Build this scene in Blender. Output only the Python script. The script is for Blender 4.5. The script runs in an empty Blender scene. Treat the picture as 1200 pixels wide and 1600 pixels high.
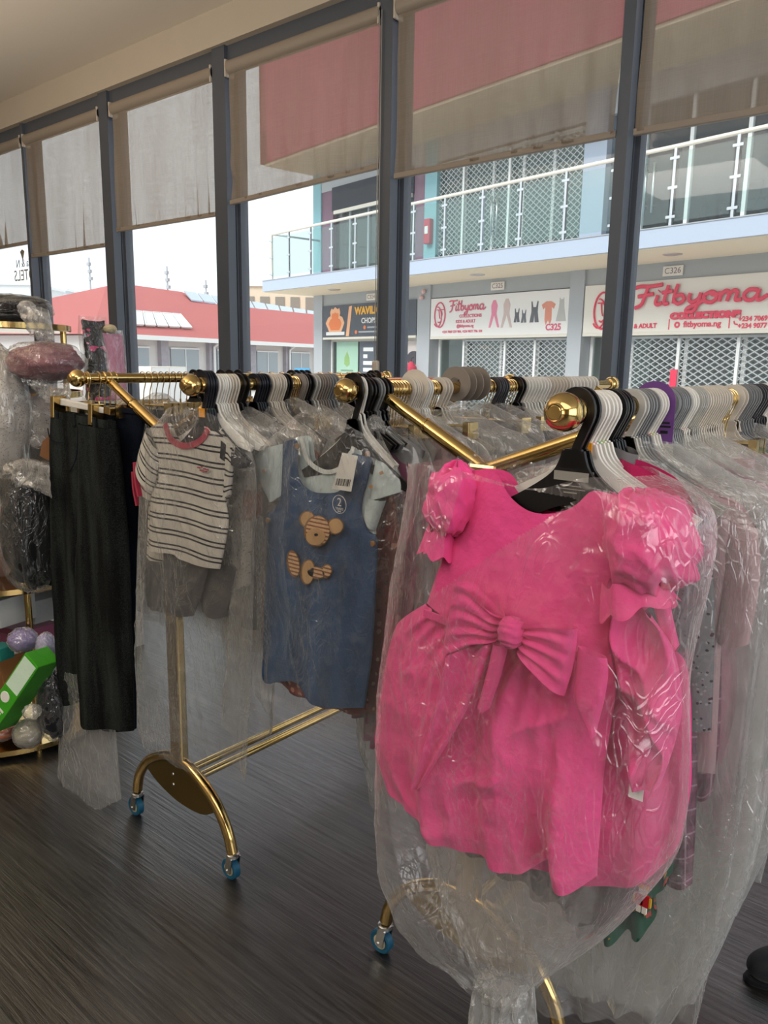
import bpy, bmesh, math, random
import numpy as np
from mathutils import Matrix, Vector

# ------------------------------------------------------------------ camera, sky, sun, lights, exposure
SC = bpy.context.scene
COL = SC.collection
EYE = np.array([0.0, 0.0, 1.5])
PITCH, ROLL, YAW = [math.radians(v) for v in (10.99, 0.92, 39.63)]
FOCAL = 1200.0
FW = np.array([-math.sin(YAW)*math.cos(PITCH), math.cos(YAW)*math.cos(PITCH), -math.sin(PITCH)])
RT0 = np.array([math.cos(YAW), math.sin(YAW), 0.0])
UP0 = np.cross(RT0, FW)
RT = RT0*math.cos(ROLL) + UP0*math.sin(ROLL)
UPV = -RT0*math.sin(ROLL) + UP0*math.cos(ROLL)

cam = bpy.data.cameras.new('camera')
cam.sensor_fit = 'VERTICAL'; cam.sensor_height = 36; cam.lens = 36*FOCAL/1600
cam.clip_start = 0.05; cam.clip_end = 500
camo = bpy.data.objects.new('camera', cam); COL.objects.link(camo)
camo.matrix_world = Matrix(((RT[0], UPV[0], -FW[0], EYE[0]), (RT[1], UPV[1], -FW[1], EYE[1]), (RT[2], UPV[2], -FW[2], EYE[2]), (0, 0, 0, 1)))
SC.camera = camo

SC.view_settings.view_transform = 'Standard'
SC.view_settings.look = 'None'
SC.view_settings.gamma = 1
SC.view_settings.use_curve_mapping = False
SC.view_settings.exposure = 0.15
SC.cycles.max_bounces = 8
SC.cycles.diffuse_bounces = 3
SC.cycles.glossy_bounces = 2
SC.cycles.transmission_bounces = 4
SC.cycles.transparent_max_bounces = 32
SC.cycles.sample_clamp_indirect = 4.0
SC.cycles.caustics_reflective = False
SC.cycles.caustics_refractive = False

world = bpy.data.worlds.new('overcast_sky'); SC.world = world
world.use_nodes = True
wb = world.node_tree.nodes['Background']
wb.inputs[0].default_value = (0.90, 0.95, 1.0, 1); wb.inputs[1].default_value = 1.35

def lamp(name, kind, loc, energy, color, rot=(0, 0, 0), size=None, size_y=None, angle=None):
    l = bpy.data.lights.new(name, kind); l.energy = energy; l.color = color
    if size: 
        if kind == 'AREA':
            l.size = size
            if size_y: l.shape = 'RECTANGLE'; l.size_y = size_y
        else: l.shadow_soft_size = size
    if angle: l.angle = angle
    o = bpy.data.objects.new(name, l); COL.objects.link(o); o.location = loc; o.rotation_euler = rot
    return o
# soft hazy sun, high behind the shop: it only reaches the street and the buildings over the road
lamp('hazy_sun', 'SUN', (0, -10, 20), 2.6, (1.0, 0.97, 0.93), rot=(math.radians(50), 0, math.radians(-8)), angle=math.radians(25))
# the shop's own ceiling panels, behind the photographer, and a warm lamp over the shelves
lamp('ceiling_panel_light', 'AREA', (1.2, -1.4, 3.25), 62, (1.0, 0.95, 0.90), size=3.4, size_y=2.4)
lamp('ceiling_panel_light', 'AREA', (-2.6, -1.8, 3.2), 22, (1.0, 0.93, 0.85), size=1.2, size_y=1.2)
lamp('side_fill_light', 'AREA', (4.2, 0.0, 1.7), 105, (0.95, 0.97, 1.0), rot=(0, math.radians(86), 0), size=2.6, size_y=4.0)  # added soft fill from the right, standing in for unseen glazing
lamp('ceiling_fill_light', 'AREA', (-2.4, -1.2, 2.3), 70, (1.0, 0.94, 0.86), rot=(math.pi, 0, 0), size=2.0, size_y=1.0)  # added upward fill to brighten the ceiling, no real fitting
lamp('warm_shelf_uplight', 'AREA', (-4.3, 0.2, 1.9), 42, (1.0, 0.82, 0.62), rot=(math.pi, 0, 0), size=0.8, size_y=0.5)

# ------------------------------------------------------------------ helpers
R = random.Random(7)

def lin(h):
    h = h.lstrip('#'); c = [int(h[i:i+2], 16)/255 for i in (0, 2, 4)]
    return tuple(v/12.92 if v <= 0.04045 else ((v+0.055)/1.055)**2.4 for v in c) + (1,)

def ray(x, y): return FW + RT*(x-600)/FOCAL + UPV*(800-y)/FOCAL
def at_y(x, y, Y):
    d = ray(x, y); return EYE + d*((Y-EYE[1])/d[1])
def at_z(x, y, Z):
    d = ray(x, y); return EYE + d*((Z-EYE[2])/d[2])
def xz(pts, Y, root):
    """picture points -> (x, z) on the plane of a garment that hangs across its rail"""
    out = []
    for p in pts:
        q = at_y(p[0], p[1], Y); out.append((q[0]-root[0], q[2]-root[2]))
    return out
def rail_y(px, X, Z):
    lo, hi = 0.3, 5.0
    for _ in range(40):
        m = (lo+hi)/2; v = np.array([X, m, Z]) - EYE
        if 600+FOCAL*v.dot(RT)/v.dot(FW) < px: lo = m
        else: hi = m
    return m

def hash2(ix, iy, seed):
    n = (ix*374761393 + iy*668265263 + seed*1442695041) & 0xFFFFFFFF
    n = ((n ^ (n >> 13))*1274126177) & 0xFFFFFFFF
    return ((n ^ (n >> 16)) & 0xFFFF)/65535.0
def vnoise(x, y, seed=0):
    x = np.asarray(x, float); y = np.asarray(y, float)
    ix = np.floor(x).astype(np.int64); iy = np.floor(y).astype(np.int64); fx = x-ix; fy = y-iy
    fx = fx*fx*(3-2*fx); fy = fy*fy*(3-2*fy)
    a = hash2(ix, iy, seed); b = hash2(ix+1, iy, seed); c = hash2(ix, iy+1, seed); d = hash2(ix+1, iy+1, seed)
    return (a*(1-fx)+b*fx)*(1-fy) + (c*(1-fx)+d*fx)*fy
def ridge(x, y, seed=0): return 1-np.abs(2*vnoise(x, y, seed)-1)
def crinkle(x, y, seed=0, s=14.0):
    x = np.asarray(x)+0.03*vnoise(y*9, x*9, seed+5)
    return ridge(x*s, y*s*0.45, seed)**2*0.55 + ridge(x*s*1.9+y*s*0.9, y*s*1.1-x*s, seed+1)**3*0.3 + ridge(x*s*4.1, y*s*3.3, seed+2)**2*0.15

def link(name, me, m, parent=None, loc=None):
    o = bpy.data.objects.new(name, me); COL.objects.link(o)
    if m is not None:
        for k in (m if isinstance(m, (list, tuple)) else [m]): me.materials.append(k)
    if parent is not None: o.parent = parent
    if loc is not None: o.location = loc
    return o
def tag(o, label=None, cat=None, group=None, kind=None):
    if label: o['label'] = label
    if cat: o['category'] = cat
    if group: o['group'] = group
    if kind: o['kind'] = kind
    return o
def thing(name, label, cat, loc=(0, 0, 0), rz=0, group=None):
    o = bpy.data.objects.new(name, None); o.empty_display_size = 0.05; COL.objects.link(o)
    o.location = tuple(loc); o.rotation_euler = (0, 0, rz)
    return tag(o, label, cat, group)
def dup(root, loc=None, rz=None):
    r = root.copy(); COL.objects.link(r)
    if loc is not None: r.location = tuple(loc)
    if rz is not None: r.rotation_euler = (0, 0, rz)
    for ch in list(root.children):
        c = ch.copy(); COL.objects.link(c); c.parent = r
        for g in list(ch.children):
            d = g.copy(); COL.objects.link(d); d.parent = c
    return r

class MB:
    """collects shapes, links them as one mesh object"""
    def __init__(s): s.v = []; s.f = []; s.mi = []; s.uv = None
    def add(s, vs, fs, mi=0):
        k = len(s.v); s.v += [tuple(map(float, p)) for p in vs]; s.f += [tuple(i+k for i in f) for f in fs]; s.mi += [mi]*len(fs); return s
    def box(s, x0, x1, y0, y1, z0, z1, mi=0):
        v = [(x0, y0, z0), (x1, y0, z0), (x1, y1, z0), (x0, y1, z0), (x0, y0, z1), (x1, y0, z1), (x1, y1, z1), (x0, y1, z1)]
        return s.add(v, [(3, 2, 1, 0), (4, 5, 6, 7), (0, 1, 5, 4), (1, 2, 6, 5), (2, 3, 7, 6), (3, 0, 4, 7)], mi)
    def tube(s, path, r, n=12, mi=0, caps=True, closed=False, flat=None):
        P = np.array(path, float); N = len(P); rr = np.full(N, r) if np.isscalar(r) else np.array(r, float)
        T = np.zeros_like(P)
        T[1:-1] = P[2:]-P[:-2]; T[0] = P[1]-P[0]; T[-1] = P[-1]-P[-2]
        if closed: T[0] = P[1]-P[-1]; T[-1] = P[0]-P[-2]
        T /= np.linalg.norm(T, axis=1)[:, None]+1e-12
        up = np.array([0, 0, 1.0]) if abs(T[0][2]) < 0.9 else np.array([0, 1.0, 0])
        if flat is not None: up = np.array(flat, float)
        vs = []
        A = None
        for i in range(N):
            if flat is not None: b = up-T[i]*up.dot(T[i])
            elif A is None: b = up-T[i]*up.dot(T[i])
            else: b = A-T[i]*A.dot(T[i])
            b /= np.linalg.norm(b)+1e-12; A = b; a = np.cross(T[i], b)
            for k in range(n):
                t = 2*math.pi*k/n; vs.append(P[i]+rr[i]*(a*math.cos(t)+b*math.sin(t)*(s.squash if hasattr(s, 'squash') else 1)))
        fs = []
        M = N if closed else N-1
        for i in range(M):
            j = (i+1) % N
            for k in range(n): fs.append((i*n+k, i*n+(k+1) % n, j*n+(k+1) % n, j*n+k))
        if caps and not closed: fs += [tuple(range(n))[::-1], tuple((N-1)*n+k for k in range(n))]
        return s.add(vs, fs, mi)
    def ribbon(s, path, w, t, normal=(0, 1, 0), mi=0):
        """flat strip: width w in the path's plane, thickness t along normal"""
        P = np.array(path, float); N = len(P); nn = np.array(normal, float); ww = np.full(N, w) if np.isscalar(w) else np.array(w)
        T = np.zeros_like(P); T[1:-1] = P[2:]-P[:-2]; T[0] = P[1]-P[0]; T[-1] = P[-1]-P[-2]
        T /= np.linalg.norm(T, axis=1)[:, None]+1e-12
        vs = []
        for i in range(N):
            a = np.cross(nn, T[i]); a /= np.linalg.norm(a)+1e-12
            for sa, sb in ((-1, -1), (1, -1), (1, 1), (-1, 1)): vs.append(P[i]+a*sa*ww[i]/2+nn*sb*t/2)
        fs = []
        for i in range(N-1):
            for k in range(4): fs.append((i*4+k, i*4+(k+1) % 4, i*4+4+(k+1) % 4, i*4+4+k))
        fs += [(3, 2, 1, 0), tuple((N-1)*4+k for k in range(4))]
        return s.add(vs, fs, mi)
    def lathe(s, prof, origin=(0, 0, 0), axis='z', n=24, mi=0):
        vs = []; o = np.array(origin, float)
        for r, h in prof:
            for k in range(n):
                t = 2*math.pi*k/n; c, d = r*math.cos(t), r*math.sin(t)
                p = {'z': (c, d, h), 'y': (c, h, d), 'x': (h, c, d)}[axis]; vs.append(o+np.array(p))
        fs = []
        for i in range(len(prof)-1):
            for k in range(n): fs.append((i*n+k, i*n+(k+1) % n, i*n+n+(k+1) % n, i*n+n+k))
        if tuple(prof[0]) != tuple(prof[-1]): fs += [tuple(range(n)), tuple((len(prof)-1)*n+k for k in range(n))]
        return s.add(vs, fs, mi)
    def plate(s, pts, y0, y1, mi=0):
        """polygon in x,z extruded from y0 to y1"""
        n = len(pts); vs = [(p[0], y0, p[1]) for p in pts]+[(p[0], y1, p[1]) for p in pts]
        fs = [tuple(range(n)), tuple(range(2*n-1, n-1, -1))]+[(k, n+k, n+(k+1) % n, (k+1) % n) for k in range(n)]
        return s.add(vs, fs, mi)
    def build(s, name, m, parent=None, loc=None, smooth=True, bevel=0, angle=35):
        me = bpy.data.meshes.new(name); me.from_pydata(s.v, [], s.f); me.update()
        if len(set(s.mi)) > 1: me.polygons.foreach_set('material_index', s.mi)
        bm = bmesh.new(); bm.from_mesh(me); bmesh.ops.recalc_face_normals(bm, faces=bm.faces)
        for e in bm.edges:
            if len(e.link_faces) == 2 and e.calc_face_angle(0) > math.radians(angle): e.smooth = False
        bm.to_mesh(me); bm.free()
        if smooth: me.polygons.foreach_set('use_smooth', [True]*len(me.polygons))
        o = link(name, me, m, parent, loc)
        if bevel:
            b = o.modifiers.new('bevel', 'BEVEL'); b.width = bevel; b.segments = 2; b.limit_method = 'ANGLE'
        return o

def smooth_path(pts, n=8, closed=False):
    P = np.array(pts, float); N = len(P); out = []
    for i in range(N if closed else N-1):
        if closed: a, b, c, d = P[i-1], P[i], P[(i+1) % N], P[(i+2) % N]
        else: a, b, c, d = P[max(i-1, 0)], P[i], P[i+1], P[min(i+2, N-1)]
        for k in range(n):
            t = k/n
            out.append(0.5*((2*b)+(c-a)*t+(2*a-5*b+4*c-d)*t*t+(3*b-a-3*c+d)*t**3))
    if not closed: out.append(P[-1])
    return np.array(out)
def resample(pts, n, sm=True):
    P = np.array(pts, float)
    if sm and len(P) > 2: P = smooth_path(P, 8)
    d = np.r_[0, np.cumsum(np.linalg.norm(np.diff(P, axis=0), axis=1))]
    t = np.linspace(0, d[-1], n)
    return np.stack([np.interp(t, d, P[:, k]) for k in range(P.shape[1])], 1)

def grid_mesh(name, V, UV, wrap, m, parent=None, loc=None, drop=None):
    """V: (rows, cols, 3)"""
    rows, cols = V.shape[:2]; idx = np.arange(rows*cols).reshape(rows, cols)
    a = idx[:-1]; b = idx[1:]
    if wrap: q = np.stack([a, np.roll(a, -1, 1), np.roll(b, -1, 1), b], -1).reshape(-1, 4)
    else: q = np.stack([a[:, :-1], a[:, 1:], b[:, 1:], b[:, :-1]], -1).reshape(-1, 4)
    if drop is not None:
        c = V.reshape(-1, 3)[q].mean(1); q = q[~drop(c)]
    me = bpy.data.meshes.new(name); me.from_pydata(V.reshape(-1, 3).tolist(), [], q.tolist()); me.update()
    if UV is not None:
        lay = me.uv_layers.new(name='UVMap'); li = np.zeros(len(me.loops), dtype=np.int32); me.loops.foreach_get('vertex_index', li)
        lay.data.foreach_set('uv', UV.reshape(-1, 2)[li].astype(np.float32).ravel())
    me.polygons.foreach_set('use_smooth', [True]*len(me.polygons))
    return link(name, me, m, parent, loc)

def coons(top, bottom, left, right, nu, nv):
    T, B = resample(top, nu+1), resample(bottom, nu+1); L, Rr = resample(left, nv+1), resample(right, nv+1)
    u = np.linspace(0, 1, nu+1)[None, :, None]; v = np.linspace(0, 1, nv+1)[:, None, None]
    return ((1-v)*T[None]+v*B[None]+(1-u)*L[:, None]+u*Rr[:, None]
            - ((1-u)*(1-v)*T[0]+u*(1-v)*T[-1]+(1-u)*v*B[0]+u*v*B[-1]))

def cloth(name, top, bottom, left, right, m, parent, nu=40, nv=40, thick=0.02, back=None, fold=None, y=0.0, sq=4, drop=None, loc=None):
    """a garment part: front and back sheets that meet at the sides, open at neck and hem. Boundaries are (x, z)."""
    P = coons(top, bottom, left, right, nu, nv)
    u, v = np.meshgrid(np.linspace(0, 1, nu+1), np.linspace(0, 1, nv+1))
    e = 1-np.abs(2*u-1)**sq
    T = thick(u, v) if callable(thick) else thick
    Bk = (back(u, v) if callable(back) else back) if back is not None else T
    F = fold(u, v, P[..., 0], P[..., 1]) if fold else 0*u
    yf = y-T*e-F*(0.25+0.75*np.minimum(1, e*2)); yb = y+Bk*e+(fold(1-u+0.37, v, P[..., 0]+5, P[..., 1]) if fold else 0*u)*e*0.5
    front = np.stack([P[..., 0], yf, P[..., 1]], -1); rear = np.stack([P[..., 0], np.maximum(yb, yf+0.002), P[..., 1]], -1)
    V = np.concatenate([front, rear[:, -2:0:-1]], 1)
    W = np.linalg.norm(P[nv//2, -1]-P[nv//2, 0]); Lh = np.linalg.norm(P[-1, nu//2]-P[0, nu//2])
    uvf = np.stack([u*W, -v*Lh], -1); UV = np.concatenate([uvf, uvf[:, -2:0:-1]], 1)
    return grid_mesh(name, V, UV, True, m, parent, loc, drop)

def blob(name, c, rad, m, parent, nu=40, nv=28, disp=None, rot=None, loc=None, power=1.0):
    th, ph = np.meshgrid(np.linspace(0, 2*math.pi, nu, endpoint=False), np.linspace(0.02, math.pi-0.02, nv))
    D = np.stack([np.sin(ph)*np.cos(th), np.sin(ph)*np.sin(th), np.cos(ph)], -1)
    if power != 1: D = np.sign(D)*np.abs(D)**power
    k = 1+(disp(th, ph) if disp else 0*th)
    V = D*k[..., None]*np.array(rad)
    if rot is not None: V = V @ np.array(Matrix.Rotation(rot[1], 3, rot[0])).T
    V = V+np.array(c)
    UV = np.stack([th/6.2832, ph/3.1416], -1)
    return grid_mesh(name, V, UV, True, m, parent, loc)

# ------------------------------------------------------------------ materials
def nodes(name):
    m = bpy.data.materials.new(name); m.use_nodes = True; t = m.node_tree
    for n in list(t.nodes): t.nodes.remove(n)
    out = t.nodes.new('ShaderNodeOutputMaterial')
    return m, t, out
def N(t, kind, **kw):
    n = t.nodes.new(kind)
    for k, v in kw.items():
        if k.startswith('i_'): n.inputs[k[2:].replace('_', ' ')].default_value = v
        else: setattr(n, k, v)
    return n
def pbr(name, color, rough=0.6, metal=0.0, bump=None, var=0.0, var_scale=6.0, sheen=0.0, spec=0.5, coat=0.0, stretch=None):
    """Principled surface; var: slight mottling of the colour; bump = (scale, strength[, distance])"""
    m, t, out = nodes(name); b = N(t, 'ShaderNodeBsdfPrincipled'); t.links.new(b.outputs[0], out.inputs[0])
    c = lin(color) if isinstance(color, str) else color
    b.inputs['Base Color'].default_value = c; b.inputs['Roughness'].default_value = rough; b.inputs['Metallic'].default_value = metal
    b.inputs['Specular IOR Level'].default_value = spec
    if sheen: b.inputs['Sheen Weight'].default_value = sheen
    if coat: b.inputs['Coat Weight'].default_value = coat
    co = N(t, 'ShaderNodeTexCoord'); src = co.outputs['Object']
    if stretch:
        mp = N(t, 'ShaderNodeMapping'); mp.inputs['Scale'].default_value = stretch; t.links.new(src, mp.inputs[0]); src = mp.outputs[0]
    if var:
        nz = N(t, 'ShaderNodeTexNoise'); nz.inputs['Scale'].default_value = var_scale; nz.inputs['Detail'].default_value = 5; t.links.new(src, nz.inputs['Vector'])
        mx = N(t, 'ShaderNodeMix', data_type='RGBA'); mx.inputs[6].default_value = tuple(v*(1-var) for v in c[:3])+(1,); mx.inputs[7].default_value = tuple(min(1, v*(1+var)) for v in c[:3])+(1,)
        t.links.new(nz.outputs[0], mx.inputs[0]); t.links.new(mx.outputs[2], b.inputs['Base Color'])
    if bump:
        nz = N(t, 'ShaderNodeTexNoise'); nz.inputs['Scale'].default_value = bump[0]; nz.inputs['Detail'].default_value = 6; t.links.new(src, nz.inputs['Vector'])
        bp = N(t, 'ShaderNodeBump'); bp.inputs['Strength'].default_value = bump[1]; bp.inputs['Distance'].default_value = bump[2] if len(bump) > 2 else 0.01
        t.links.new(nz.outputs[0], bp.inputs['Height']); t.links.new(bp.outputs[0], b.inputs['Normal'])
    return m

def film(name, haze=0.10, tint='#f6f5f2', spark=1.0, edge=0.45, vein=0.22, rough=0.12, fine=True):
    """thin crinkled polythene: clear, milky where it folds and at grazing angles, with sharp glints"""
    m, t, out = nodes(name)
    co = N(t, 'ShaderNodeTexCoord'); mp = N(t, 'ShaderNodeMapping'); mp.inputs['Scale'].default_value = (1, 1, 0.45); t.links.new(co.outputs['Object'], mp.inputs[0])
    n1 = N(t, 'ShaderNodeTexNoise'); n1.inputs['Scale'].default_value = 16; n1.inputs['Detail'].default_value = 3; n1.inputs['Roughness'].default_value = 0.6; n1.inputs['Distortion'].default_value = 1.6
    try: n1.noise_type = 'RIDGED_MULTIFRACTAL'
    except Exception: pass
    t.links.new(mp.outputs[0], n1.inputs['Vector'])
    # creases: a warped web of thin pressed folds, coarse and fine, patchy
    nd = N(t, 'ShaderNodeTexNoise'); nd.inputs['Scale'].default_value = 9; nd.inputs['Detail'].default_value = 2; t.links.new(mp.outputs[0], nd.inputs['Vector'])
    wv = N(t, 'ShaderNodeVectorMath', operation='MULTIPLY_ADD'); wv.inputs[1].default_value = (.16, .16, .16); t.links.new(nd.outputs['Color'], wv.inputs[0]); t.links.new(mp.outputs[0], wv.inputs[2])
    tot = None
    for sc_, wd, gain in (((12, .03, .55), (64, .10, .5)) if fine else ((24, .045, .45),)):
        vo = N(t, 'ShaderNodeTexVoronoi', feature='DISTANCE_TO_EDGE'); vo.inputs['Scale'].default_value = sc_; t.links.new(wv.outputs[0], vo.inputs['Vector'])
        r_ = N(t, 'ShaderNodeMapRange'); r_.inputs[1].default_value = 0.0; r_.inputs[2].default_value = wd; r_.inputs[3].default_value = gain; r_.inputs[4].default_value = 0.0; t.links.new(vo.outputs['Distance'], r_.inputs[0])
        if tot is None: tot = r_.outputs[0]
        else:
            ad = N(t, 'ShaderNodeMath', operation='ADD'); t.links.new(tot, ad.inputs[0]); t.links.new(r_.outputs[0], ad.inputs[1]); tot = ad.outputs[0]
    np_ = N(t, 'ShaderNodeTexNoise'); np_.inputs['Scale'].default_value = 6.5; np_.inputs['Detail'].default_value = 2; t.links.new(mp.outputs[0], np_.inputs['Vector'])
    rp = N(t, 'ShaderNodeMapRange'); rp.inputs[1].default_value = .40; rp.inputs[2].default_value = .66; rp.inputs[3].default_value = .12; rp.inputs[4].default_value = 1.0; t.links.new(np_.outputs[0], rp.inputs[0])
    cm = N(t, 'ShaderNodeMath', operation='MULTIPLY'); t.links.new(tot, cm.inputs[0]); t.links.new(rp.outputs[0], cm.inputs[1]); cr = cm.outputs[0]
    hs = N(t, 'ShaderNodeMath', operation='MULTIPLY_ADD'); hs.inputs[1].default_value = .6; t.links.new(cr, hs.inputs[0]); t.links.new(n1.outputs[0], hs.inputs[2])
    bp = N(t, 'ShaderNodeBump'); bp.inputs['Strength'].default_value = 0.6*spark; bp.inputs['Distance'].default_value = 0.012; t.links.new(hs.outputs[0], bp.inputs['Height'])
    lw = N(t, 'ShaderNodeLayerWeight'); lw.inputs[0].default_value = 0.35; t.links.new(bp.outputs[0], lw.inputs['Normal'])
    tr = N(t, 'ShaderNodeBsdfTransparent'); tr.inputs[0].default_value = (0.985, 0.985, 0.98, 1)
    df = N(t, 'ShaderNodeBsdfDiffuse'); df.inputs[0].default_value = lin(tint); tl = N(t, 'ShaderNodeBsdfTranslucent'); tl.inputs[0].default_value = lin(tint)
    mm = N(t, 'ShaderNodeMixShader'); mm.inputs[0].default_value = 0.5; t.links.new(df.outputs[0], mm.inputs[1]); t.links.new(tl.outputs[0], mm.inputs[2])
    p = N(t, 'ShaderNodeMath', operation='POWER'); p.inputs[1].default_value = 2.5; t.links.new(lw.outputs['Facing'], p.inputs[0])
    q = N(t, 'ShaderNodeMath', operation='MULTIPLY_ADD'); q.inputs[1].default_value = edge; q.inputs[2].default_value = haze; t.links.new(p.outputs[0], q.inputs[0])
    vq = N(t, 'ShaderNodeMath', operation='MULTIPLY_ADD'); vq.inputs[1].default_value = vein; t.links.new(cr, vq.inputs[0]); t.links.new(q.outputs[0], vq.inputs[2]); vq.use_clamp = True; q = vq
    m1 = N(t, 'ShaderNodeMixShader'); t.links.new(q.outputs[0], m1.inputs[0]); t.links.new(tr.outputs[0], m1.inputs[1]); t.links.new(mm.outputs[0], m1.inputs[2])
    gl = N(t, 'ShaderNodeBsdfGlossy'); gl.inputs['Roughness'].default_value = rough; gl.inputs['Color'].default_value = (1, 1, 1, 1); t.links.new(bp.outputs[0], gl.inputs['Normal'])
    fr = N(t, 'ShaderNodeMath', operation='MULTIPLY_ADD'); fr.inputs[1].default_value = 0.30; fr.inputs[2].default_value = 0.06; t.links.new(lw.outputs['Facing'], fr.inputs[0])
    m2 = N(t, 'ShaderNodeMixShader'); t.links.new(fr.outputs[0], m2.inputs[0]); t.links.new(m1.outputs[0], m2.inputs[1]); t.links.new(gl.outputs[0], m2.inputs[2])
    t.links.new(m2.outputs[0], out.inputs[0])
    return m

def glass(name, clear=0.86, veil=0.08, tint=(0.97, 0.99, 0.99, 1), gloss=0.05, veil_color=(0.9, 0.93, 0.95, 1), rough=0.02):
    """flat pane: clear, with a little dust on it and a faint reflection"""
    m, t, out = nodes(name)
    tr = N(t, 'ShaderNodeBsdfTransparent'); tr.inputs[0].default_value = tint
    tl = N(t, 'ShaderNodeBsdfTranslucent'); tl.inputs[0].default_value = veil_color
    df = N(t, 'ShaderNodeBsdfDiffuse'); df.inputs[0].default_value = veil_color
    md = N(t, 'ShaderNodeMixShader'); md.inputs[0].default_value = 0.4; t.links.new(tl.outputs[0], md.inputs[1]); t.links.new(df.outputs[0], md.inputs[2])
    m1 = N(t, 'ShaderNodeMixShader'); m1.inputs[0].default_value = veil*0.5; t.links.new(tr.outputs[0], m1.inputs[1]); t.links.new(md.outputs[0], m1.inputs[2])
    gl = N(t, 'ShaderNodeBsdfGlossy'); gl.inputs['Roughness'].default_value = rough
    lw = N(t, 'ShaderNodeLayerWeight'); lw.inputs[0].default_value = 0.5
    pw = N(t, 'ShaderNodeMath', operation='POWER'); pw.inputs[1].default_value = 5; t.links.new(lw.outputs['Facing'], pw.inputs[0])
    mu = N(t, 'ShaderNodeMath', operation='MULTIPLY_ADD'); mu.inputs[1].default_value = 0.35; mu.inputs[2].default_value = gloss*0.5; t.links.new(pw.outputs[0], mu.inputs[0])
    m2 = N(t, 'ShaderNodeMixShader'); t.links.new(mu.outputs[0], m2.inputs[0]); t.links.new(m1.outputs[0], m2.inputs[1]); t.links.new(gl.outputs[0], m2.inputs[2])
    t.links.new(m2.outputs[0], out.inputs[0])
    return m

def floor_mat():
    m, t, out = nodes('dark_wood_planks'); b = N(t, 'ShaderNodeBsdfPrincipled'); t.links.new(b.outputs[0], out.inputs[0]); b.inputs['Specular IOR Level'].default_value = 0.8; b.inputs['Coat Weight'].default_value = 0.8; b.inputs['Coat Roughness'].default_value = 0.30; b.inputs['Coat IOR'].default_value = 1.9
    co = N(t, 'ShaderNodeTexCoord')
    br = N(t, 'ShaderNodeTexBrick'); br.offset = 0.37; br.inputs['Scale'].default_value = 1.0; br.inputs['Brick Width'].default_value = 1.25; br.inputs['Row Height'].default_value = 0.17; br.inputs['Mortar Size'].default_value = 0.002
    br.inputs['Color1'].default_value = (0.009, 0.0082, 0.0076, 1); br.inputs['Color2'].default_value = (0.021, 0.019, 0.017, 1); br.inputs['Mortar'].default_value = (0.008, 0.008, 0.008, 1); br.inputs['Bias'].default_value = -0.1
    t.links.new(co.outputs['Object'], br.inputs['Vector'])
    mp = N(t, 'ShaderNodeMapping'); mp.inputs['Scale'].default_value = (1.5, 34, 1); t.links.new(co.outputs['Object'], mp.inputs[0])
    nz = N(t, 'ShaderNodeTexNoise'); nz.inputs['Scale'].default_value = 2.2; nz.inputs['Detail'].default_value = 8; nz.inputs['Roughness'].default_value = 0.65; nz.inputs['Distortion'].default_value = 0.4; t.links.new(mp.outputs[0], nz.inputs['Vector'])
    mp2 = N(t, 'ShaderNodeMapping'); mp2.inputs['Scale'].default_value = (1.1, 4.5, 1); t.links.new(co.outputs['Object'], mp2.inputs[0])
    n2 = N(t, 'ShaderNodeTexNoise'); n2.inputs['Scale'].default_value = 1.6; n2.inputs['Detail'].default_value = 4; t.links.new(mp2.outputs[0], n2.inputs['Vector'])
    r = N(t, 'ShaderNodeMapRange'); r.inputs[1].default_value = 0.3; r.inputs[2].default_value = 0.7; r.inputs[3].default_value = 0.38; r.inputs[4].default_value = 1.6; t.links.new(nz.outputs[0], r.inputs[0])
    r2 = N(t, 'ShaderNodeMapRange'); r2.inputs[1].default_value = 0.3; r2.inputs[2].default_value = 0.7; r2.inputs[3].default_value = 0.6; r2.inputs[4].default_value = 1.35; t.links.new(n2.outputs[0], r2.inputs[0])
    mu = N(t, 'ShaderNodeMath', operation='MULTIPLY'); t.links.new(r.outputs[0], mu.inputs[0]); t.links.new(r2.outputs[0], mu.inputs[1])
    vm = N(t, 'ShaderNodeVectorMath', operation='SCALE'); t.links.new(br.outputs[0], vm.inputs[0]); t.links.new(mu.outputs[0], vm.inputs['Scale'])
    t.links.new(vm.outputs[0], b.inputs['Base Color'])
    rr = N(t, 'ShaderNodeMapRange'); rr.inputs[3].default_value = 0.24; rr.inputs[4].default_value = 0.42; t.links.new(nz.outputs[0], rr.inputs[0]); t.links.new(rr.outputs[0], b.inputs['Roughness'])
    hh = N(t, 'ShaderNodeMath', operation='MULTIPLY_ADD'); hh.inputs[1].default_value = -.5; t.links.new(br.outputs['Fac'], hh.inputs[0]); t.links.new(nz.outputs[0], hh.inputs[2])
    bp = N(t, 'ShaderNodeBump'); bp.inputs['Strength'].default_value = 0.6; bp.inputs['Distance'].default_value = 0.004; t.links.new(hh.outputs[0], bp.inputs['Height']); t.links.new(bp.outputs[0], b.inputs['Normal']); t.links.new(bp.outputs[0], b.inputs['Coat Normal'])
    cr_ = N(t, 'ShaderNodeMapRange'); cr_.inputs[1].default_value = .3; cr_.inputs[2].default_value = .7; cr_.inputs[3].default_value = .15; cr_.inputs[4].default_value = .8; t.links.new(nz.outputs[0], cr_.inputs[0]); t.links.new(cr_.outputs[0], b.inputs['Coat Weight'])
    return m

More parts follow.
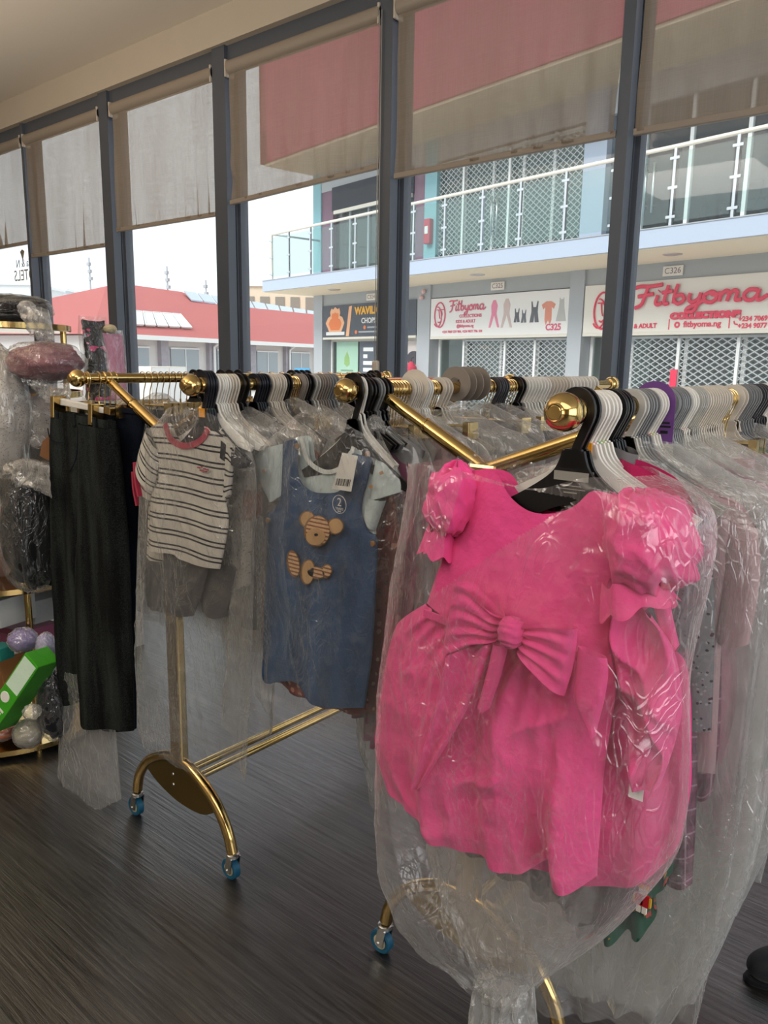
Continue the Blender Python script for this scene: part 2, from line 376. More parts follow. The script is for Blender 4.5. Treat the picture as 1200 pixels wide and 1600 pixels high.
def blind_mat():
    """solar screen weave: part holes, part taupe yarn"""
    m, t, out = nodes('taupe_screen_fabric')
    co = N(t, 'ShaderNodeTexCoord')
    def stripes(sc):
        mp = N(t, 'ShaderNodeMapping'); mp.inputs['Scale'].default_value = sc; t.links.new(co.outputs['Object'], mp.inputs[0])
        nz = N(t, 'ShaderNodeTexNoise'); nz.inputs['Scale'].default_value = 1; nz.inputs['Detail'].default_value = 3; t.links.new(mp.outputs[0], nz.inputs['Vector']); return nz.outputs[0]
    a = stripes((260, 1, 4)); b_ = stripes((5, 1, 300)); c_ = stripes((4, 1, 0.6))
    s1 = N(t, 'ShaderNodeMath', operation='ADD'); t.links.new(a, s1.inputs[0]); t.links.new(b_, s1.inputs[1])
    s2 = N(t, 'ShaderNodeMath', operation='ADD'); t.links.new(s1.outputs[0], s2.inputs[0]); t.links.new(c_, s2.inputs[1])
    r = N(t, 'ShaderNodeMapRange'); r.inputs[1].default_value = 1.1; r.inputs[2].default_value = 1.9; r.inputs[3].default_value = 0.64; r.inputs[4].default_value = 0.85; t.links.new(s2.outputs[0], r.inputs[0])
    tr = N(t, 'ShaderNodeBsdfTransparent'); tr.inputs[0].default_value = (1, 0.98, 0.96, 1)
    df = N(t, 'ShaderNodeBsdfDiffuse'); df.inputs[0].default_value = lin('#a59888'); tl = N(t, 'ShaderNodeBsdfTranslucent'); tl.inputs[0].default_value = lin('#a59888')
    mm = N(t, 'ShaderNodeMixShader'); mm.inputs[0].default_value = 0.22; t.links.new(df.outputs[0], mm.inputs[1]); t.links.new(tl.outputs[0], mm.inputs[2])
    m1 = N(t, 'ShaderNodeMixShader'); t.links.new(r.outputs[0], m1.inputs[0]); t.links.new(tr.outputs[0], m1.inputs[1]); t.links.new(mm.outputs[0], m1.inputs[2])
    t.links.new(m1.outputs[0], out.inputs[0])
    return m

def cloth_pattern(name, base, kind, cols, rough=0.8, scale=1.0, bump=0.3):
    """printed / woven cloth, laid out along the cloth itself (UV in metres)"""
    m, t, out = nodes(name); b = N(t, 'ShaderNodeBsdfPrincipled'); t.links.new(b.outputs[0], out.inputs[0]); b.inputs['Roughness'].default_value = rough
    b.inputs['Specular IOR Level'].default_value = 0.2
    co = N(t, 'ShaderNodeTexCoord'); sep = N(t, 'ShaderNodeSeparateXYZ'); t.links.new(co.outputs['UV'], sep.inputs[0])
    def math_(op, x, y=None, z=None):
        n = N(t, 'ShaderNodeMath', operation=op)
        for i, k in enumerate((x, y, z)):
            if k is None: continue
            if isinstance(k, (int, float)): n.inputs[i].default_value = k
            else: t.links.new(k, n.inputs[i])
        return n.outputs[0]
    def mix(f, c1, c2):
        n = N(t, 'ShaderNodeMix', data_type='RGBA'); t.links.new(f, n.inputs[0])
        for k, c in ((6, c1), (7, c2)):
            if isinstance(c, str): n.inputs[k].default_value = lin(c)
            else: t.links.new(c, n.inputs[k])
        return n.outputs[2]
    if kind in ('stripes', 'stripes_level'):      # pairs of thin lines; level ones lie straight across the garment
        if kind == 'stripes_level':
            s3 = N(t, 'ShaderNodeSeparateXYZ'); t.links.new(co.outputs['Object'], s3.inputs[0]); src = math_('MULTIPLY_ADD', math_('SINE', math_('MULTIPLY', s3.outputs[0], 16)), 0.004, s3.outputs[2])
        else: src = sep.outputs[1]
        ph = math_('FRACT', math_('DIVIDE', math_('ADD', src, 10.0), 0.040*scale))
        l1 = math_('MULTIPLY', math_('GREATER_THAN', ph, 0.08), math_('LESS_THAN', ph, 0.20)); l2 = math_('MULTIPLY', math_('GREATER_THAN', ph, 0.38), math_('LESS_THAN', ph, 0.50))
        c = mix(math_('ADD', l1, l2), base, cols[0])
    elif kind == 'plaid':
        fx = math_('FRACT', math_('DIVIDE', math_('ADD', sep.outputs[0], 10.0), 0.06*scale)); fy = math_('FRACT', math_('DIVIDE', math_('ADD', sep.outputs[1], 10.0), 0.06*scale))
        a = math_('LESS_THAN', fx, 0.45); c_ = math_('LESS_THAN', fy, 0.45); f = math_('MULTIPLY', math_('ADD', a, c_), 0.5)
        c = mix(f, base, cols[0]); l = math_('MAXIMUM', math_('LESS_THAN', math_('ABSOLUTE', math_('SUBTRACT', fx, 0.7)), 0.04), math_('LESS_THAN', math_('ABSOLUTE', math_('SUBTRACT', fy, 0.7)), 0.04)); c = mix(l, c, cols[1])
    else:                      # scattered little motifs
        vo = N(t, 'ShaderNodeTexVoronoi'); vo.inputs['Scale'].default_value = 55/scale; t.links.new(co.outputs['UV'], vo.inputs['Vector'])
        sc = N(t, 'ShaderNodeSeparateColor'); t.links.new(vo.outputs['Color'], sc.inputs[0])
        dot = math_('MULTIPLY', math_('LESS_THAN', vo.outputs['Distance'], 0.36), math_('GREATER_THAN', sc.outputs[0], 0.45))
        cc = mix(math_('GREATER_THAN', sc.outputs[1], 0.5), cols[0], cols[-1]); c = mix(dot, base, cc)
    t.links.new(c, b.inputs['Base Color'])
    nz = N(t, 'ShaderNodeTexNoise'); nz.inputs['Scale'].default_value = 40; nz.inputs['Detail'].default_value = 6; t.links.new(co.outputs['Object'], nz.inputs['Vector'])
    bp = N(t, 'ShaderNodeBump'); bp.inputs['Strength'].default_value = bump; bp.inputs['Distance'].default_value = 0.006; t.links.new(nz.outputs[0], bp.inputs['Height']); t.links.new(bp.outputs[0], b.inputs['Normal'])
    return m

def denim_mat(name, col, var=0.35, fade=None, stretch=(9, 3, 3), lo=.5):
    m, t, out = nodes(name); b = N(t, 'ShaderNodeBsdfPrincipled'); t.links.new(b.outputs[0], out.inputs[0]); b.inputs['Roughness'].default_value = 0.9; b.inputs['Specular IOR Level'].default_value = 0.15
    co = N(t, 'ShaderNodeTexCoord'); mp = N(t, 'ShaderNodeMapping'); mp.inputs['Scale'].default_value = stretch; t.links.new(co.outputs['Object'], mp.inputs[0])
    nz = N(t, 'ShaderNodeTexNoise'); nz.inputs['Scale'].default_value = 2.0; nz.inputs['Detail'].default_value = 7; t.links.new(mp.outputs[0], nz.inputs['Vector'])
    n2 = N(t, 'ShaderNodeTexNoise'); n2.inputs['Scale'].default_value = 260; t.links.new(co.outputs['Object'], n2.inputs['Vector'])
    ad = N(t, 'ShaderNodeMath', operation='MULTIPLY_ADD'); ad.inputs[1].default_value = 0.5; t.links.new(n2.outputs[0], ad.inputs[0]); t.links.new(nz.outputs[0], ad.inputs[2])
    r = N(t, 'ShaderNodeMapRange'); r.inputs[1].default_value = lo; r.inputs[2].default_value = 1.0; t.links.new(ad.outputs[0], r.inputs[0])
    c = lin(col); mx = N(t, 'ShaderNodeMix', data_type='RGBA'); mx.inputs[6].default_value = tuple(v*(1-var) for v in c[:3])+(1,)
    hi = lin(fade) if fade else tuple(min(1, v*(1+var)) for v in c[:3])+(1,); mx.inputs[7].default_value = hi
    t.links.new(r.outputs[0], mx.inputs[0]); t.links.new(mx.outputs[2], b.inputs['Base Color'])
    bp = N(t, 'ShaderNodeBump'); bp.inputs['Strength'].default_value = 0.35; bp.inputs['Distance'].default_value = 0.004; t.links.new(ad.outputs[0], bp.inputs['Height']); t.links.new(bp.outputs[0], b.inputs['Normal'])
    return m

M = {
 'gold': pbr('polished_brass', (0.64, 0.44, 0.17, 1), 0.13, 1.0, bump=(30, 0.03)),
 'gold_dark': pbr('aged_brass', (0.34, 0.24, 0.08, 1), 0.28, 1.0, bump=(12, 0.05)),
 'chrome': pbr('zinc_plate', (0.62, 0.62, 0.60, 1), 0.25, 1.0),
 'blue': pbr('blue_polyurethane', '#185673', 0.4), 'cream': pbr('cream_nylon', '#cdbf9a', 0.5),
 'floor': floor_mat(), 'blind': blind_mat(),
 'ceiling': pbr('ceiling_paint', '#ece4d8', 0.9, bump=(3, 0.02), spec=0.1), 'wall': pbr('putty_wall_paint', '#cfc4b4', 0.9, var=0.04, bump=(80, 0.05), spec=0.1),
 'frame': pbr('anthracite_aluminium', '#5d636d', 0.42, 0.2, spec=0.4), 'gasket': pbr('black_rubber_gasket', '#15171a', 0.6),
 'cassette': pbr('taupe_blind_rail', '#a3978a', 0.5), 'glass': glass('dusty_window_glass'),
 'bag': film('clear_polythene', haze=0.15, edge=0.70, vein=0.16, spark=.9, fine=False), 'bag_front': film('clear_polythene_front', haze=0.04, edge=0.60, spark=.85, vein=0.13, rough=.2), 'bag_dark': film('clear_polythene_tight', haze=0.02, edge=0.35, spark=1.0, vein=0.05), 'bag_milky': film('milky_polythene', haze=0.24, edge=0.65, vein=0.25, fine=False),
 'pink': pbr('hot_pink_cotton', '#ee4f92', 0.75, bump=(28, 0.45, 0.012), var=0.06, sheen=0.15, spec=0.2), 'pink_seam': pbr('pink_seam_thread', '#b8205a', 0.8),
 'white_plastic': pbr('white_plastic', '#e9e6de', 0.35), 'black_plastic': pbr('black_plastic', '#0c0c0e', 0.35), 'navy_plastic': pbr('navy_plastic', '#10131f', 0.35),
 'grey_plastic': pbr('grey_plastic', '#7d7f80', 0.35), 'clear_plastic': pbr('smoky_clear_plastic', '#b9b7b0', 0.2), 'cream_plastic': pbr('cream_plastic', '#d3c9bb', 0.4),
 'taupe_plastic': pbr('taupe_plastic', '#8b8178', 0.5), 'dark_grey_plastic': pbr('charcoal_plastic', '#3d3d42', 0.4), 'purple': pbr('purple_plastic', '#653a7c', 0.45), 'wire': pbr('gilt_wire', (0.75, 0.58, 0.3, 1), 0.2, 1.0),
 'sticker': pbr('grey_sticker', '#8f8c84', 0.6),
}

# ------------------------------------------------------------------ room shell
WY = 2.85; CZ = 3.305
def struct(name, mb, m, **k):
    o = mb.build(name, m, **k); o['kind'] = 'structure'; return o
struct('floor', MB().box(-9, 5, -5, WY+0.16, -0.1, 0), M['floor'], smooth=False)
struct('ceiling', MB().box(-9, 5, -5, WY+0.4, CZ, CZ+0.15), M['ceiling'], smooth=False)
struct('wall_left', MB().box(-9.15, -9, -5, WY+0.4, -0.1, CZ), M['wall'], smooth=False)
struct('wall_right', MB().box(5, 5.15, -5, WY+0.4, -0.1, CZ), M['wall'], smooth=False)
struct('wall_back', MB().box(-9, 5, -5.15, -5, -0.1, CZ), M['wall'], smooth=False)
struct('wall_front', MB().box(-9, 5, WY-0.02, WY+0.3, 3.13, CZ), M['wall'], smooth=False)   # bulkhead over the glazing
struct('baseboard_front', MB().box(-9, 5, WY, WY+0.14, 0, 0.09), M['frame'], smooth=False)
MULL = [(-8.1, .1), (-6.93, .1), (-5.79, .035), (-4.75, .10), (-3.61, .105), (-2.425, .07), (-1.29, .045), (-0.15, .06), (1.0, .06), (2.15, .06), (3.3, .06)]
k = 1
for i, (x, w) in enumerate(MULL):
    mb = MB().box(x, x+w, WY, WY+0.055, 0.0, 3.13).box(x+.004, x+w-.004, WY+0.055, WY+0.062, 0.0, 3.13, 1).box(x, x+w, WY+0.062, WY+0.14, 0.0, 3.13)
    struct('trim_%d' % (i+1), mb, [M['frame'], M['gasket']], smooth=False)
    if i+1 < len(MULL):
        x1 = MULL[i+1][0]; w0 = bpy.data.objects.new('window_%d' % k, None); COL.objects.link(w0); w0['kind'] = 'structure'; k += 1
        fr = MB().box(x+w, x1, WY+0.02, WY+0.13, 3.055, 3.13).box(x+w, x1, WY+0.03, WY+0.13, 0.09, 0.14)
        fr.box(x+w, x+w+.02, WY+0.075, WY+0.13, 0.14, 3.055).box(x1-.02, x1, WY+0.075, WY+0.13, 0.14, 3.055).build('window_frame', M['frame'], w0, smooth=False)
        MB().box(x+w+.015, x1-.015, WY+0.10, WY+0.106, 0.12, 3.07).build('pane', M['glass'], w0, smooth=False)

# ------------------------------------------------------------------ roller blinds
BL = [(-6.80, -5.79, 2.325, 2.325, 0.02, 'farthest along the window wall'), (-5.745, -4.752, 2.226, 2.224, 0.10, 'second farthest along the window wall'),
      (-4.61, -3.612, 2.303, 2.297, 0.055, 'above the red roof with the skylight'), (-3.485, -2.427, 2.342, 2.383, 0.08, 'hanging slightly askew above the balcony end'),
      (-2.335, -1.292, 2.326, 2.335, 0.0, 'covering the red fascia above the pink lettered signs'), (-1.225, -0.152, 2.329, 2.322, 0.0, 'nearest to the camera, above the largest shop sign')]
for i, (x0, x1, zl, zr, ind, where) in enumerate(BL):
    b = thing('roller_blind', 'taupe screen roller blind half drawn, '+where, 'blind', ((x0+x1)/2, WY+0.02, 3.0), group='taupe roller blinds')
    cx = (x0+x1)/2; h = (x1-x0)/2
    prof = [(0.0, -h), (0.032, -h), (0.036, -h+.004), (0.036, h-.004), (0.032, h), (0.0, h)]
    MB().lathe(prof, (0, 0.0, 0.018), 'x', 20).box(-h, h, 0.0, 0.045, 0.02, 0.056).build('cassette', M['cassette'], b)
    for bx0 in (-h-.012, h): MB().box(bx0 if bx0 < 0 else bx0-.012, bx0+.012 if bx0 < 0 else bx0, -.03, .03, -.03, .056).build('bracket', M['cream_plastic'], b, smooth=False, bevel=.003)
    nu, nv = 70, 40
    u, v = np.meshgrid(np.linspace(0, 1, nu+1), np.linspace(0, 1, nv+1))
    X = -h+0.006+u*(2*h-.006); zb = zl+(zr-zl)*u-3.0; Z = -0.005+v*(zb+0.005)
    sd = i*13+3
    amp = 0.017*v**1.8
    Yd = -0.012+amp*(np.sin(X*38+3*vnoise(X*4, v*2, sd)*3)+0.8*np.sin(X*61+i))*vnoise(X*3, v*1.2+i, sd+1)*1.4 + 0.006*(vnoise(X*2.2, v*2.0, sd+2)-.5)*v
    if i == 3: Yd += -0.012*np.exp(-((X-0.18+0.25*v)/0.05)**2)*v+0.008*np.exp(-((X-0.30+0.2*v)/0.04)**2)*v
    grid_mesh('fabric', np.stack([X, Yd, Z], -1), None, False, M['blind'], b)
    bb = MB(); bb.add([(-h, -.022, zl-3.0-.012), (h, -.022, zr-3.0-.012), (h, -.002, zr-3.0-.012), (-h, -.002, zl-3.0-.012), (-h, -.022, zl-3.0+.012), (h, -.022, zr-3.0+.012), (h, -.002, zr-3.0+.012), (-h, -.002, zl-3.0+.012)],
           [(3, 2, 1, 0), (4, 5, 6, 7), (0, 1, 5, 4), (1, 2, 6, 5), (2, 3, 7, 6), (3, 0, 4, 7)])
    bb.build('bottom_bar', M['cassette'], b, smooth=False, bevel=.003)
    if i == 3:
        ch = MB().tube([(h+.004, -.03, 0.02), (h+.004, -.032, -1.5)], .0022, 6).tube([(h+.018, -.03, 0.02), (h+.018, -.032, -1.5)], .0022, 6)
        ch.build('bead_chain', M['clear_plastic'], b)
        MB().box(h-.006, h+.03, -.045, -.02, -1.575, -1.49).build('chain_weight', M['cream_plastic'], b, smooth=False, bevel=.008)

# ------------------------------------------------------------------ garment racks
RZ = 1.44
POST = []
def sphere_prof(r, n=14): return [(max(0.0005, r*math.sin(math.pi*k/n)), -r*math.cos(math.pi*k/n)) for k in range(n+1)]
def rack(label, base, rails, y_far, y_mid=(None, None)):
    """double-rail brass rack: fork frames at both ends, arched feet on castors, twin stretcher"""
    bx, by = base
    r = thing('garment_rack', label, 'clothes rack', (bx, by, 0), group='brass double rail garment racks')
    for (X, Y0, Y1) in rails:
        rl = MB().tube([(X-bx, Y0-by, RZ), (X-bx, Y1-by, RZ)], .0155, 20).build('rail', M['gold'], r)
        for Y, s in ((Y0, -1), (Y1, 1)):
            bl = MB().lathe(sphere_prof(.0265), (X-bx, Y-by, RZ), 'y', 28)
            bl.lathe([(.0005, -.0272), (.009, -.0275), (.0098, -.0268), (.0112, -.0272), (.0128, -.0255), (.013, -.022)], (X-bx, Y-by, RZ), 'y', 20) if s < 0 else None
            bl.lathe([(.0175, 0), (.0195, .004), (.0195, .010), (.0165, .014)], (X-bx, Y-by+(.022 if s < 0 else -.036), RZ), 'y', 20)
            bl.build('ball_finial', M['gold'], r)
    for fy, skew in ((0.0, 1), (y_far-by, 0)):
        J = np.array([0.0, fy, 1.285])
        MB().box(-.029, .029, fy-.014, fy+.014, .29, 1.275).build('post', M['gold'], r, smooth=False, bevel=.006)
        MB().box(-.036, .036, fy-.02, fy+.02, 1.245, 1.30).build('post_collar', M['gold'], r, smooth=False, bevel=.008)
        for (X, Y0, Y1) in rails:
            top = np.array([X-bx, fy+(0.03 if skew and bx < -1.5 and X < bx else 0), RZ-.008])
            mid = J+(top-J)*0.55
            a = MB().tube([J, mid], .0165, 16).lathe([(.0165, -.004), (.0185, -.002), (.0185, .003), (.0165, .005)], mid, 'x', 16).tube([mid, top], .014, 16)
            a.build('fork_arm', M['gold'], r)
            MB().lathe([(.0165, -.02), (.019, -.018), (.019, .018), (.0165, .02)], (X-bx, top[1], RZ), 'y', 18).build('rail_clamp', M['gold'], r)
        arch = smooth_path([(-.245, fy, .095), (-.225, fy, .16), (-.165, fy, .232), (-.07, fy, .282), (.0, fy, .29), (.07, fy, .278), (.165, fy, .222), (.222, fy, .15), (.245, fy, .085)], 6)
        MB().tube(arch, .0165, 16).build('arched_foot', M['gold'], r)
        up = smooth_path([(-.19, .215), (-.09, .272), (0, .288), (.09, .27), (.19, .20)], 6); dn = smooth_path([(.19, .20), (.12, .158), (.03, .148), (-.05, .156), (-.13, .18), (-.19, .215)], 6)
        pl = MB().plate(np.r_[up, dn[1:-1]].tolist(), fy-.006, fy+.006)
        p = pl.build('gusset_plate', M['gold_dark'], r, smooth=False)
        for zz in (.235, .20): MB().lathe([(.0005, -.003), (.004, -.002), (.005, 0)], (-.03, fy-.006, zz), 'y', 10).build('screw', M['chrome'], p)
        for s in (-1, 1):
            cx = s*.247; ca = MB()
            ca.lathe([(.011, 0), (.019, .002), (.019, .012), (.013, .016)], (cx, fy, .072), 'z', 18)
            for sy in (-1, 1): ca.plate([(cx-.010, .075), (cx+.014, .075), (cx+.004, .026), (cx-.012, .022), (cx-.020, .03)], fy+sy*.016-.0015, fy+sy*.016+.0015)
            ca.tube([(cx-.010, fy-.02, .032), (cx-.010, fy+.02, .032)], .004, 10)
            c = ca.build('castor', M['chrome'], r, smooth=True)
            MB().lathe([(.019, -.010), (.028, -.012), (.032, -.009), (.032, .009), (.028, .012), (.019, .010), (.019, -.010)], (cx-.010, fy, .032), 'y', 24).build('wheel', M['blue'], c)
            MB().lathe([(.001, -.0115), (.019, -.0105), (.019, .0105), (.001, .0115)], (cx-.010, fy, .032), 'y', 20).build('wheel_hub', M['cream'], c)
    for s in (-.028, .028): MB().tube([(s, 0, .225), (s, y_far-by, .225)], .0125, 14).build('stretcher', M['gold'], r)
    return r
XC, XB, XA, XD = -0.47, -1.13, -1.55, -2.20
YC0, YB0, YA0, YD0 = [rail_y(p, x, RZ) for p, x in ((881, XC), (541, XB), (299, XA), (121, XD))]
rack('brass garment rack on blue castors carrying the pink dresses on its outer rail', (-0.845, 1.35), [(XC, YC0, 2.62), (XB, YB0, 2.60)], 2.44)
rack('brass garment rack on blue castors carrying jeans and the striped shirt', (-1.86, 1.28), [(XA, YA0, 2.62), (XD, YD0, 2.66)], 2.44)

# ------------------------------------------------------------------ hangers
ORD = ('first second third fourth fifth sixth seventh eighth ninth tenth eleventh twelfth thirteenth fourteenth fifteenth sixteenth seventeenth eighteenth nineteenth twentieth '
       'twenty-first twenty-second twenty-third twenty-fourth twenty-fifth twenty-sixth twenty-seventh twenty-eighth twenty-ninth thirtieth thirty-first thirty-second thirty-third thirty-fourth thirty-fifth '
       'thirty-sixth thirty-seventh thirty-eighth thirty-ninth fortieth forty-first forty-second forty-third forty-fourth forty-fifth forty-sixth forty-seventh forty-eighth forty-ninth fiftieth fifty-first fifty-second '
       'fifty-third fifty-fourth fifty-fifth fifty-sixth fifty-seventh fifty-eighth fifty-ninth sixtieth sixty-first sixty-second sixty-third sixty-fourth sixty-fifth sixty-sixth sixty-seventh sixty-eighth sixty-ninth seventieth').split()
RAILS = {'C': (XC, 'nearest rail'), 'B': (XB, 'second rail'), 'A': (XA, 'third rail'), 'D': (XD, 'fourth rail')}
def hook_path(r=.0225, low=.062):
    a = [(math.cos(t)*r, 0, math.sin(t)*r) for t in np.linspace(math.radians(200), math.radians(-25), 18)]
    return np.array(a+[tuple(p) for p in smooth_path([a[-1], (r*.55, 0, -.026), (.004, 0, -.044), (0, 0, -low)], 5)[1:]])
def arms_outline(half, drop, t0=.02, t1=.012, neck=.016, z0=-.055):
    """shoulder piece of a moulded hanger, in x,z"""
    top = smooth_path([(-half, z0-drop), (-half*.55, z0-drop*.62), (-half*.2, z0-.02), (-neck, z0+.008)], 6)
    rt = [(-p[0], p[1]) for p in top[::-1]]
    bot = smooth_path([(half-.008, z0-drop-t1), (half*.5, z0-drop*.62-t0-.012), (0, z0-.058), (-half*.5, z0-drop*.62-t0-.012), (-half+.008, z0-drop-t1)], 6)
    return top.tolist()+rt+bot.tolist()
def plastic_hanger(m, wide=.009, thick=.005, half=.155, drop=.085):
    h = MB().ribbon(hook_path(), wide, thick)
    h.plate(arms_outline(half, drop), -thick/2, thick/2)
    h.plate([(-.012, -.03-.015), (.012, -.045), (.02, -.068), (-.02, -.068)], -thick/2, thick/2)
    return h.build('clothes_hanger', m, smooth=True, bevel=0)
def wire_hanger(m, half=.12):
    h = MB().tube(hook_path(.0195, .075), .0016, 8)
    h.tube([(-half, 0, -.085), (half, 0, -.085)], .0022, 8).tube([(0, 0, -.07), (0, 0, -.086)], .003, 8)
    for s in (-1, 1): h.box(s*half-.008, s*half+.008, -.008, .008, -.115, -.075)
    return h.build('clothes_hanger', m, smooth=True)
PROTO = {}
for kx, mm in (('black', 'black_plastic'), ('navy', 'navy_plastic'), ('white', 'white_plastic'), ('grey', 'grey_plastic'), ('clear', 'clear_plastic'), ('cream', 'cream_plastic'), ('taupe', 'taupe_plastic'), ('charcoal', 'dark_grey_plastic')):
    PROTO[kx] = plastic_hanger(M[mm], wide=.0115 if kx in ('black', 'navy') else .0095)
PROTO['gilt'] = wire_hanger(M['wire'])
SLIM = {}
for kx, mm in (('black', 'black_plastic'), ('navy', 'navy_plastic'), ('white', 'white_plastic'), ('grey', 'grey_plastic'), ('clear', 'clear_plastic'), ('cream', 'cream_plastic'), ('taupe', 'taupe_plastic'), ('charcoal', 'dark_grey_plastic')):
    o = plastic_hanger(M[mm], wide=.0105, half=.085, drop=.06); SLIM[kx] = o.data; bpy.data.objects.remove(o)
o = wire_hanger(M['wire'], half=.07); SLIM['gilt'] = o.data; bpy.data.objects.remove(o)
for o in PROTO.values(): COL.objects.unlink(o)
CLIPC = {c: pbr('size_clip_'+c, h, .4) for c, h in (('orange', '#e79a1e'), ('pink', '#d9a9b8'), ('green', '#4fb06a'), ('lime', '#a9c437'), ('red', '#c8552a'))}
clip_me = {}
def size_clip(parent, c):
    if c not in clip_me:
        o = MB().box(-.011, .011, -.0055, .0055, -.062, -.045).build('size_clip', CLIPC[c], smooth=False, bevel=.002); clip_me[c] = o.data; mods = o; bpy.data.objects.remove(o)
    o = bpy.data.objects.new('size_clip', clip_me[c]); COL.objects.link(o); o.parent = parent
    o['label'] = c+' size clip'
    return o
COUNT = {'A': 0, 'B': 0, 'C': 0, 'D': 0}
KINDW = {'black': 'black plastic hanger', 'navy': 'dark navy plastic hanger', 'white': 'white plastic hanger', 'grey': 'grey plastic hanger', 'clear': 'pale translucent hanger', 'cream': 'cream plastic hanger',
         'taupe': 'taupe plastic hanger', 'charcoal': 'charcoal plastic hanger', 'gilt': 'thin gilt wire hanger'}
HANG = {'A': [], 'B': [], 'C': [], 'D': []}
def hang(rail, kind, px, clip=None, tilt=None):
    X, rn = RAILS[rail]; Y = rail_y(px, X, RZ+.03)
    src = PROTO[kind]; o = src.copy(); COL.objects.link(o); n = COUNT[rail]; COUNT[rail] += 1
    o.location = (X, Y, RZ); o.rotation_euler = (0, 0, R.uniform(-.07, .07) if tilt is None else tilt)
    tag(o, '%s, %s from the ball end of the %s' % (KINDW[kind], ORD[n], rn), 'hanger', 'hangers on the '+rn)
    o['look'] = kind
    if clip: size_clip(o, clip)
    HANG[rail].append(o)
    return o
def run(rail, kind, a, b, n, clips=None):
    for i in range(n): hang(rail, kind, a+(b-a)*(i/max(1, n-1)), clips[i] if clips and i < len(clips) else None)
run('C', 'black', 905, 914, 2); run('C', 'white', 921, 946, 5, ['orange', 'pink', 'green', 'lime', None]); run('C', 'black', 953, 966, 4)
run('C', 'clear', 985, 990, 2); run('C', 'grey', 994, 1008, 4); run('C', 'white', 1012, 1022, 3, ['red', 'lime', None])
run('C', 'grey', 1038, 1058, 7); run('C', 'white', 1062, 1070, 3, [None, 'red', None]); run('C', 'clear', 1076, 1086, 4); run('C', 'cream', 1090, 1124, 10)
run('C', 'gilt', 1129, 1140, 4); run('C', 'cream', 1144, 1150, 2); run('C', 'grey', 1156, 1172, 5); run('C', 'charcoal', 1177, 1189, 4); run('C', 'white', 1194, 1206, 3)
hang('B', 'black', 553); run('B', 'white', 558, 564, 2); run('B', 'black', 568, 578, 3); run('B', 'grey', 583, 587, 2); run('B', 'black', 594, 599, 2); run('B', 'gilt', 609, 632, 6); run('B', 'cream', 637, 653, 6); run('B', 'white', 657, 664, 3)
run('B', 'gilt', 668, 678, 4); run('B', 'cream', 684, 694, 3); run('B', 'gilt', 757, 766, 3); run('B', 'charcoal', 770, 784, 5); run('B', 'gilt', 788, 800, 4); run('B', 'black', 806, 810, 2); run('B', 'white', 816, 850, 8); run('B', 'cream', 855, 880, 6); run('B', 'white', 886, 925, 8)
run('A', 'navy', 316, 328, 4); run('A', 'white', 334, 350, 5); run('A', 'cream', 354, 364, 3); run('A', 'black', 371, 378, 2); run('A', 'navy', 396, 412, 5); run('A', 'cream', 418, 437, 6); run('A', 'black', 441, 446, 2)
run('A', 'gilt', 451, 461, 4); run('A', 'taupe', 465, 471, 3); run('A', 'black', 475, 480, 2); run('A', 'clear', 485, 490, 2); run('A', 'taupe', 495, 506, 4); run('A', 'grey', 510, 520, 3); run('A', 'black', 548, 580, 6)
run('D', 'gilt', 135, 135, 1); run('D', 'gilt', 152, 178, 4); run('D', 'gilt', 222, 290, 8); run('D', 'black', 302, 312, 2); run('D', 'black', 345, 372, 3); run('D', 'gilt', 390, 440, 4); run('D', 'black', 455, 480, 4); run('D', 'gilt', 500, 560, 5); run('D', 'black', 580, 588, 2)

# ring dividers and the purple size divider
def divider(px, rail, m, ro, label, name='rail_divider'):
    X = RAILS[rail][0]; Y = rail_y(px, X, RZ+.03)
    mb = MB().lathe([(.0165, -.0015), (ro, -.0015), (ro, .0015), (.0165, .0015), (.0165, -.0015)], (0, 0, 0), 'y', 32)
    o = mb.build(name, m); o.location = (X, Y, RZ+ro-.034); o.rotation_euler = (0, 0, R.uniform(-.1, .1))
    mb = None
    return tag(o, label, 'rail divider', 'taupe ring dividers' if m is M['taupe_plastic'] else None)
for i, px in enumerate((712, 724, 735, 746)):
    divider(px, 'B', M['taupe_plastic'], .044, 'taupe round divider disc, %s of four together on the second rail' % ORD[i])
divider(648, 'B', M['cream_plastic'], .040, 'cream ring divider standing up among the cream hangers')
pd_y = rail_y(1024, XC, RZ+.03)
pd_ = thing('size_divider', 'purple arched size divider hooked over the nearest rail', 'rail divider', (XC, pd_y, RZ), 0.12)
arc = [(math.cos(t)*.034, .004+math.sin(t)*.034) for t in np.linspace(math.radians(200), 0, 24)]
inn = [(math.cos(t)*.017, .0+math.sin(t)*.017) for t in np.linspace(0, math.radians(195), 18)]
MB().plate(arc+[(.034, -.062), (.006, -.062), (.006, -.02), (.017, -.004)]+inn[1:], -.0016, .0016).build('divider_plate', M['purple'], pd_, smooth=False)
MB().box(.004, .036, -.002, .002, -.085, -.062).build('tab', M['clear_plastic'], pd_, smooth=False)
MB().box(.012, .028, -.0022, -.0016, -.030, -.027).box(.010, .030, -.0022, -.0016, -.036, -.033).box(.014, .026, -.0022, -.0016, -.046, -.041).build('printed_size', M['black_plastic'], pd_, smooth=False)

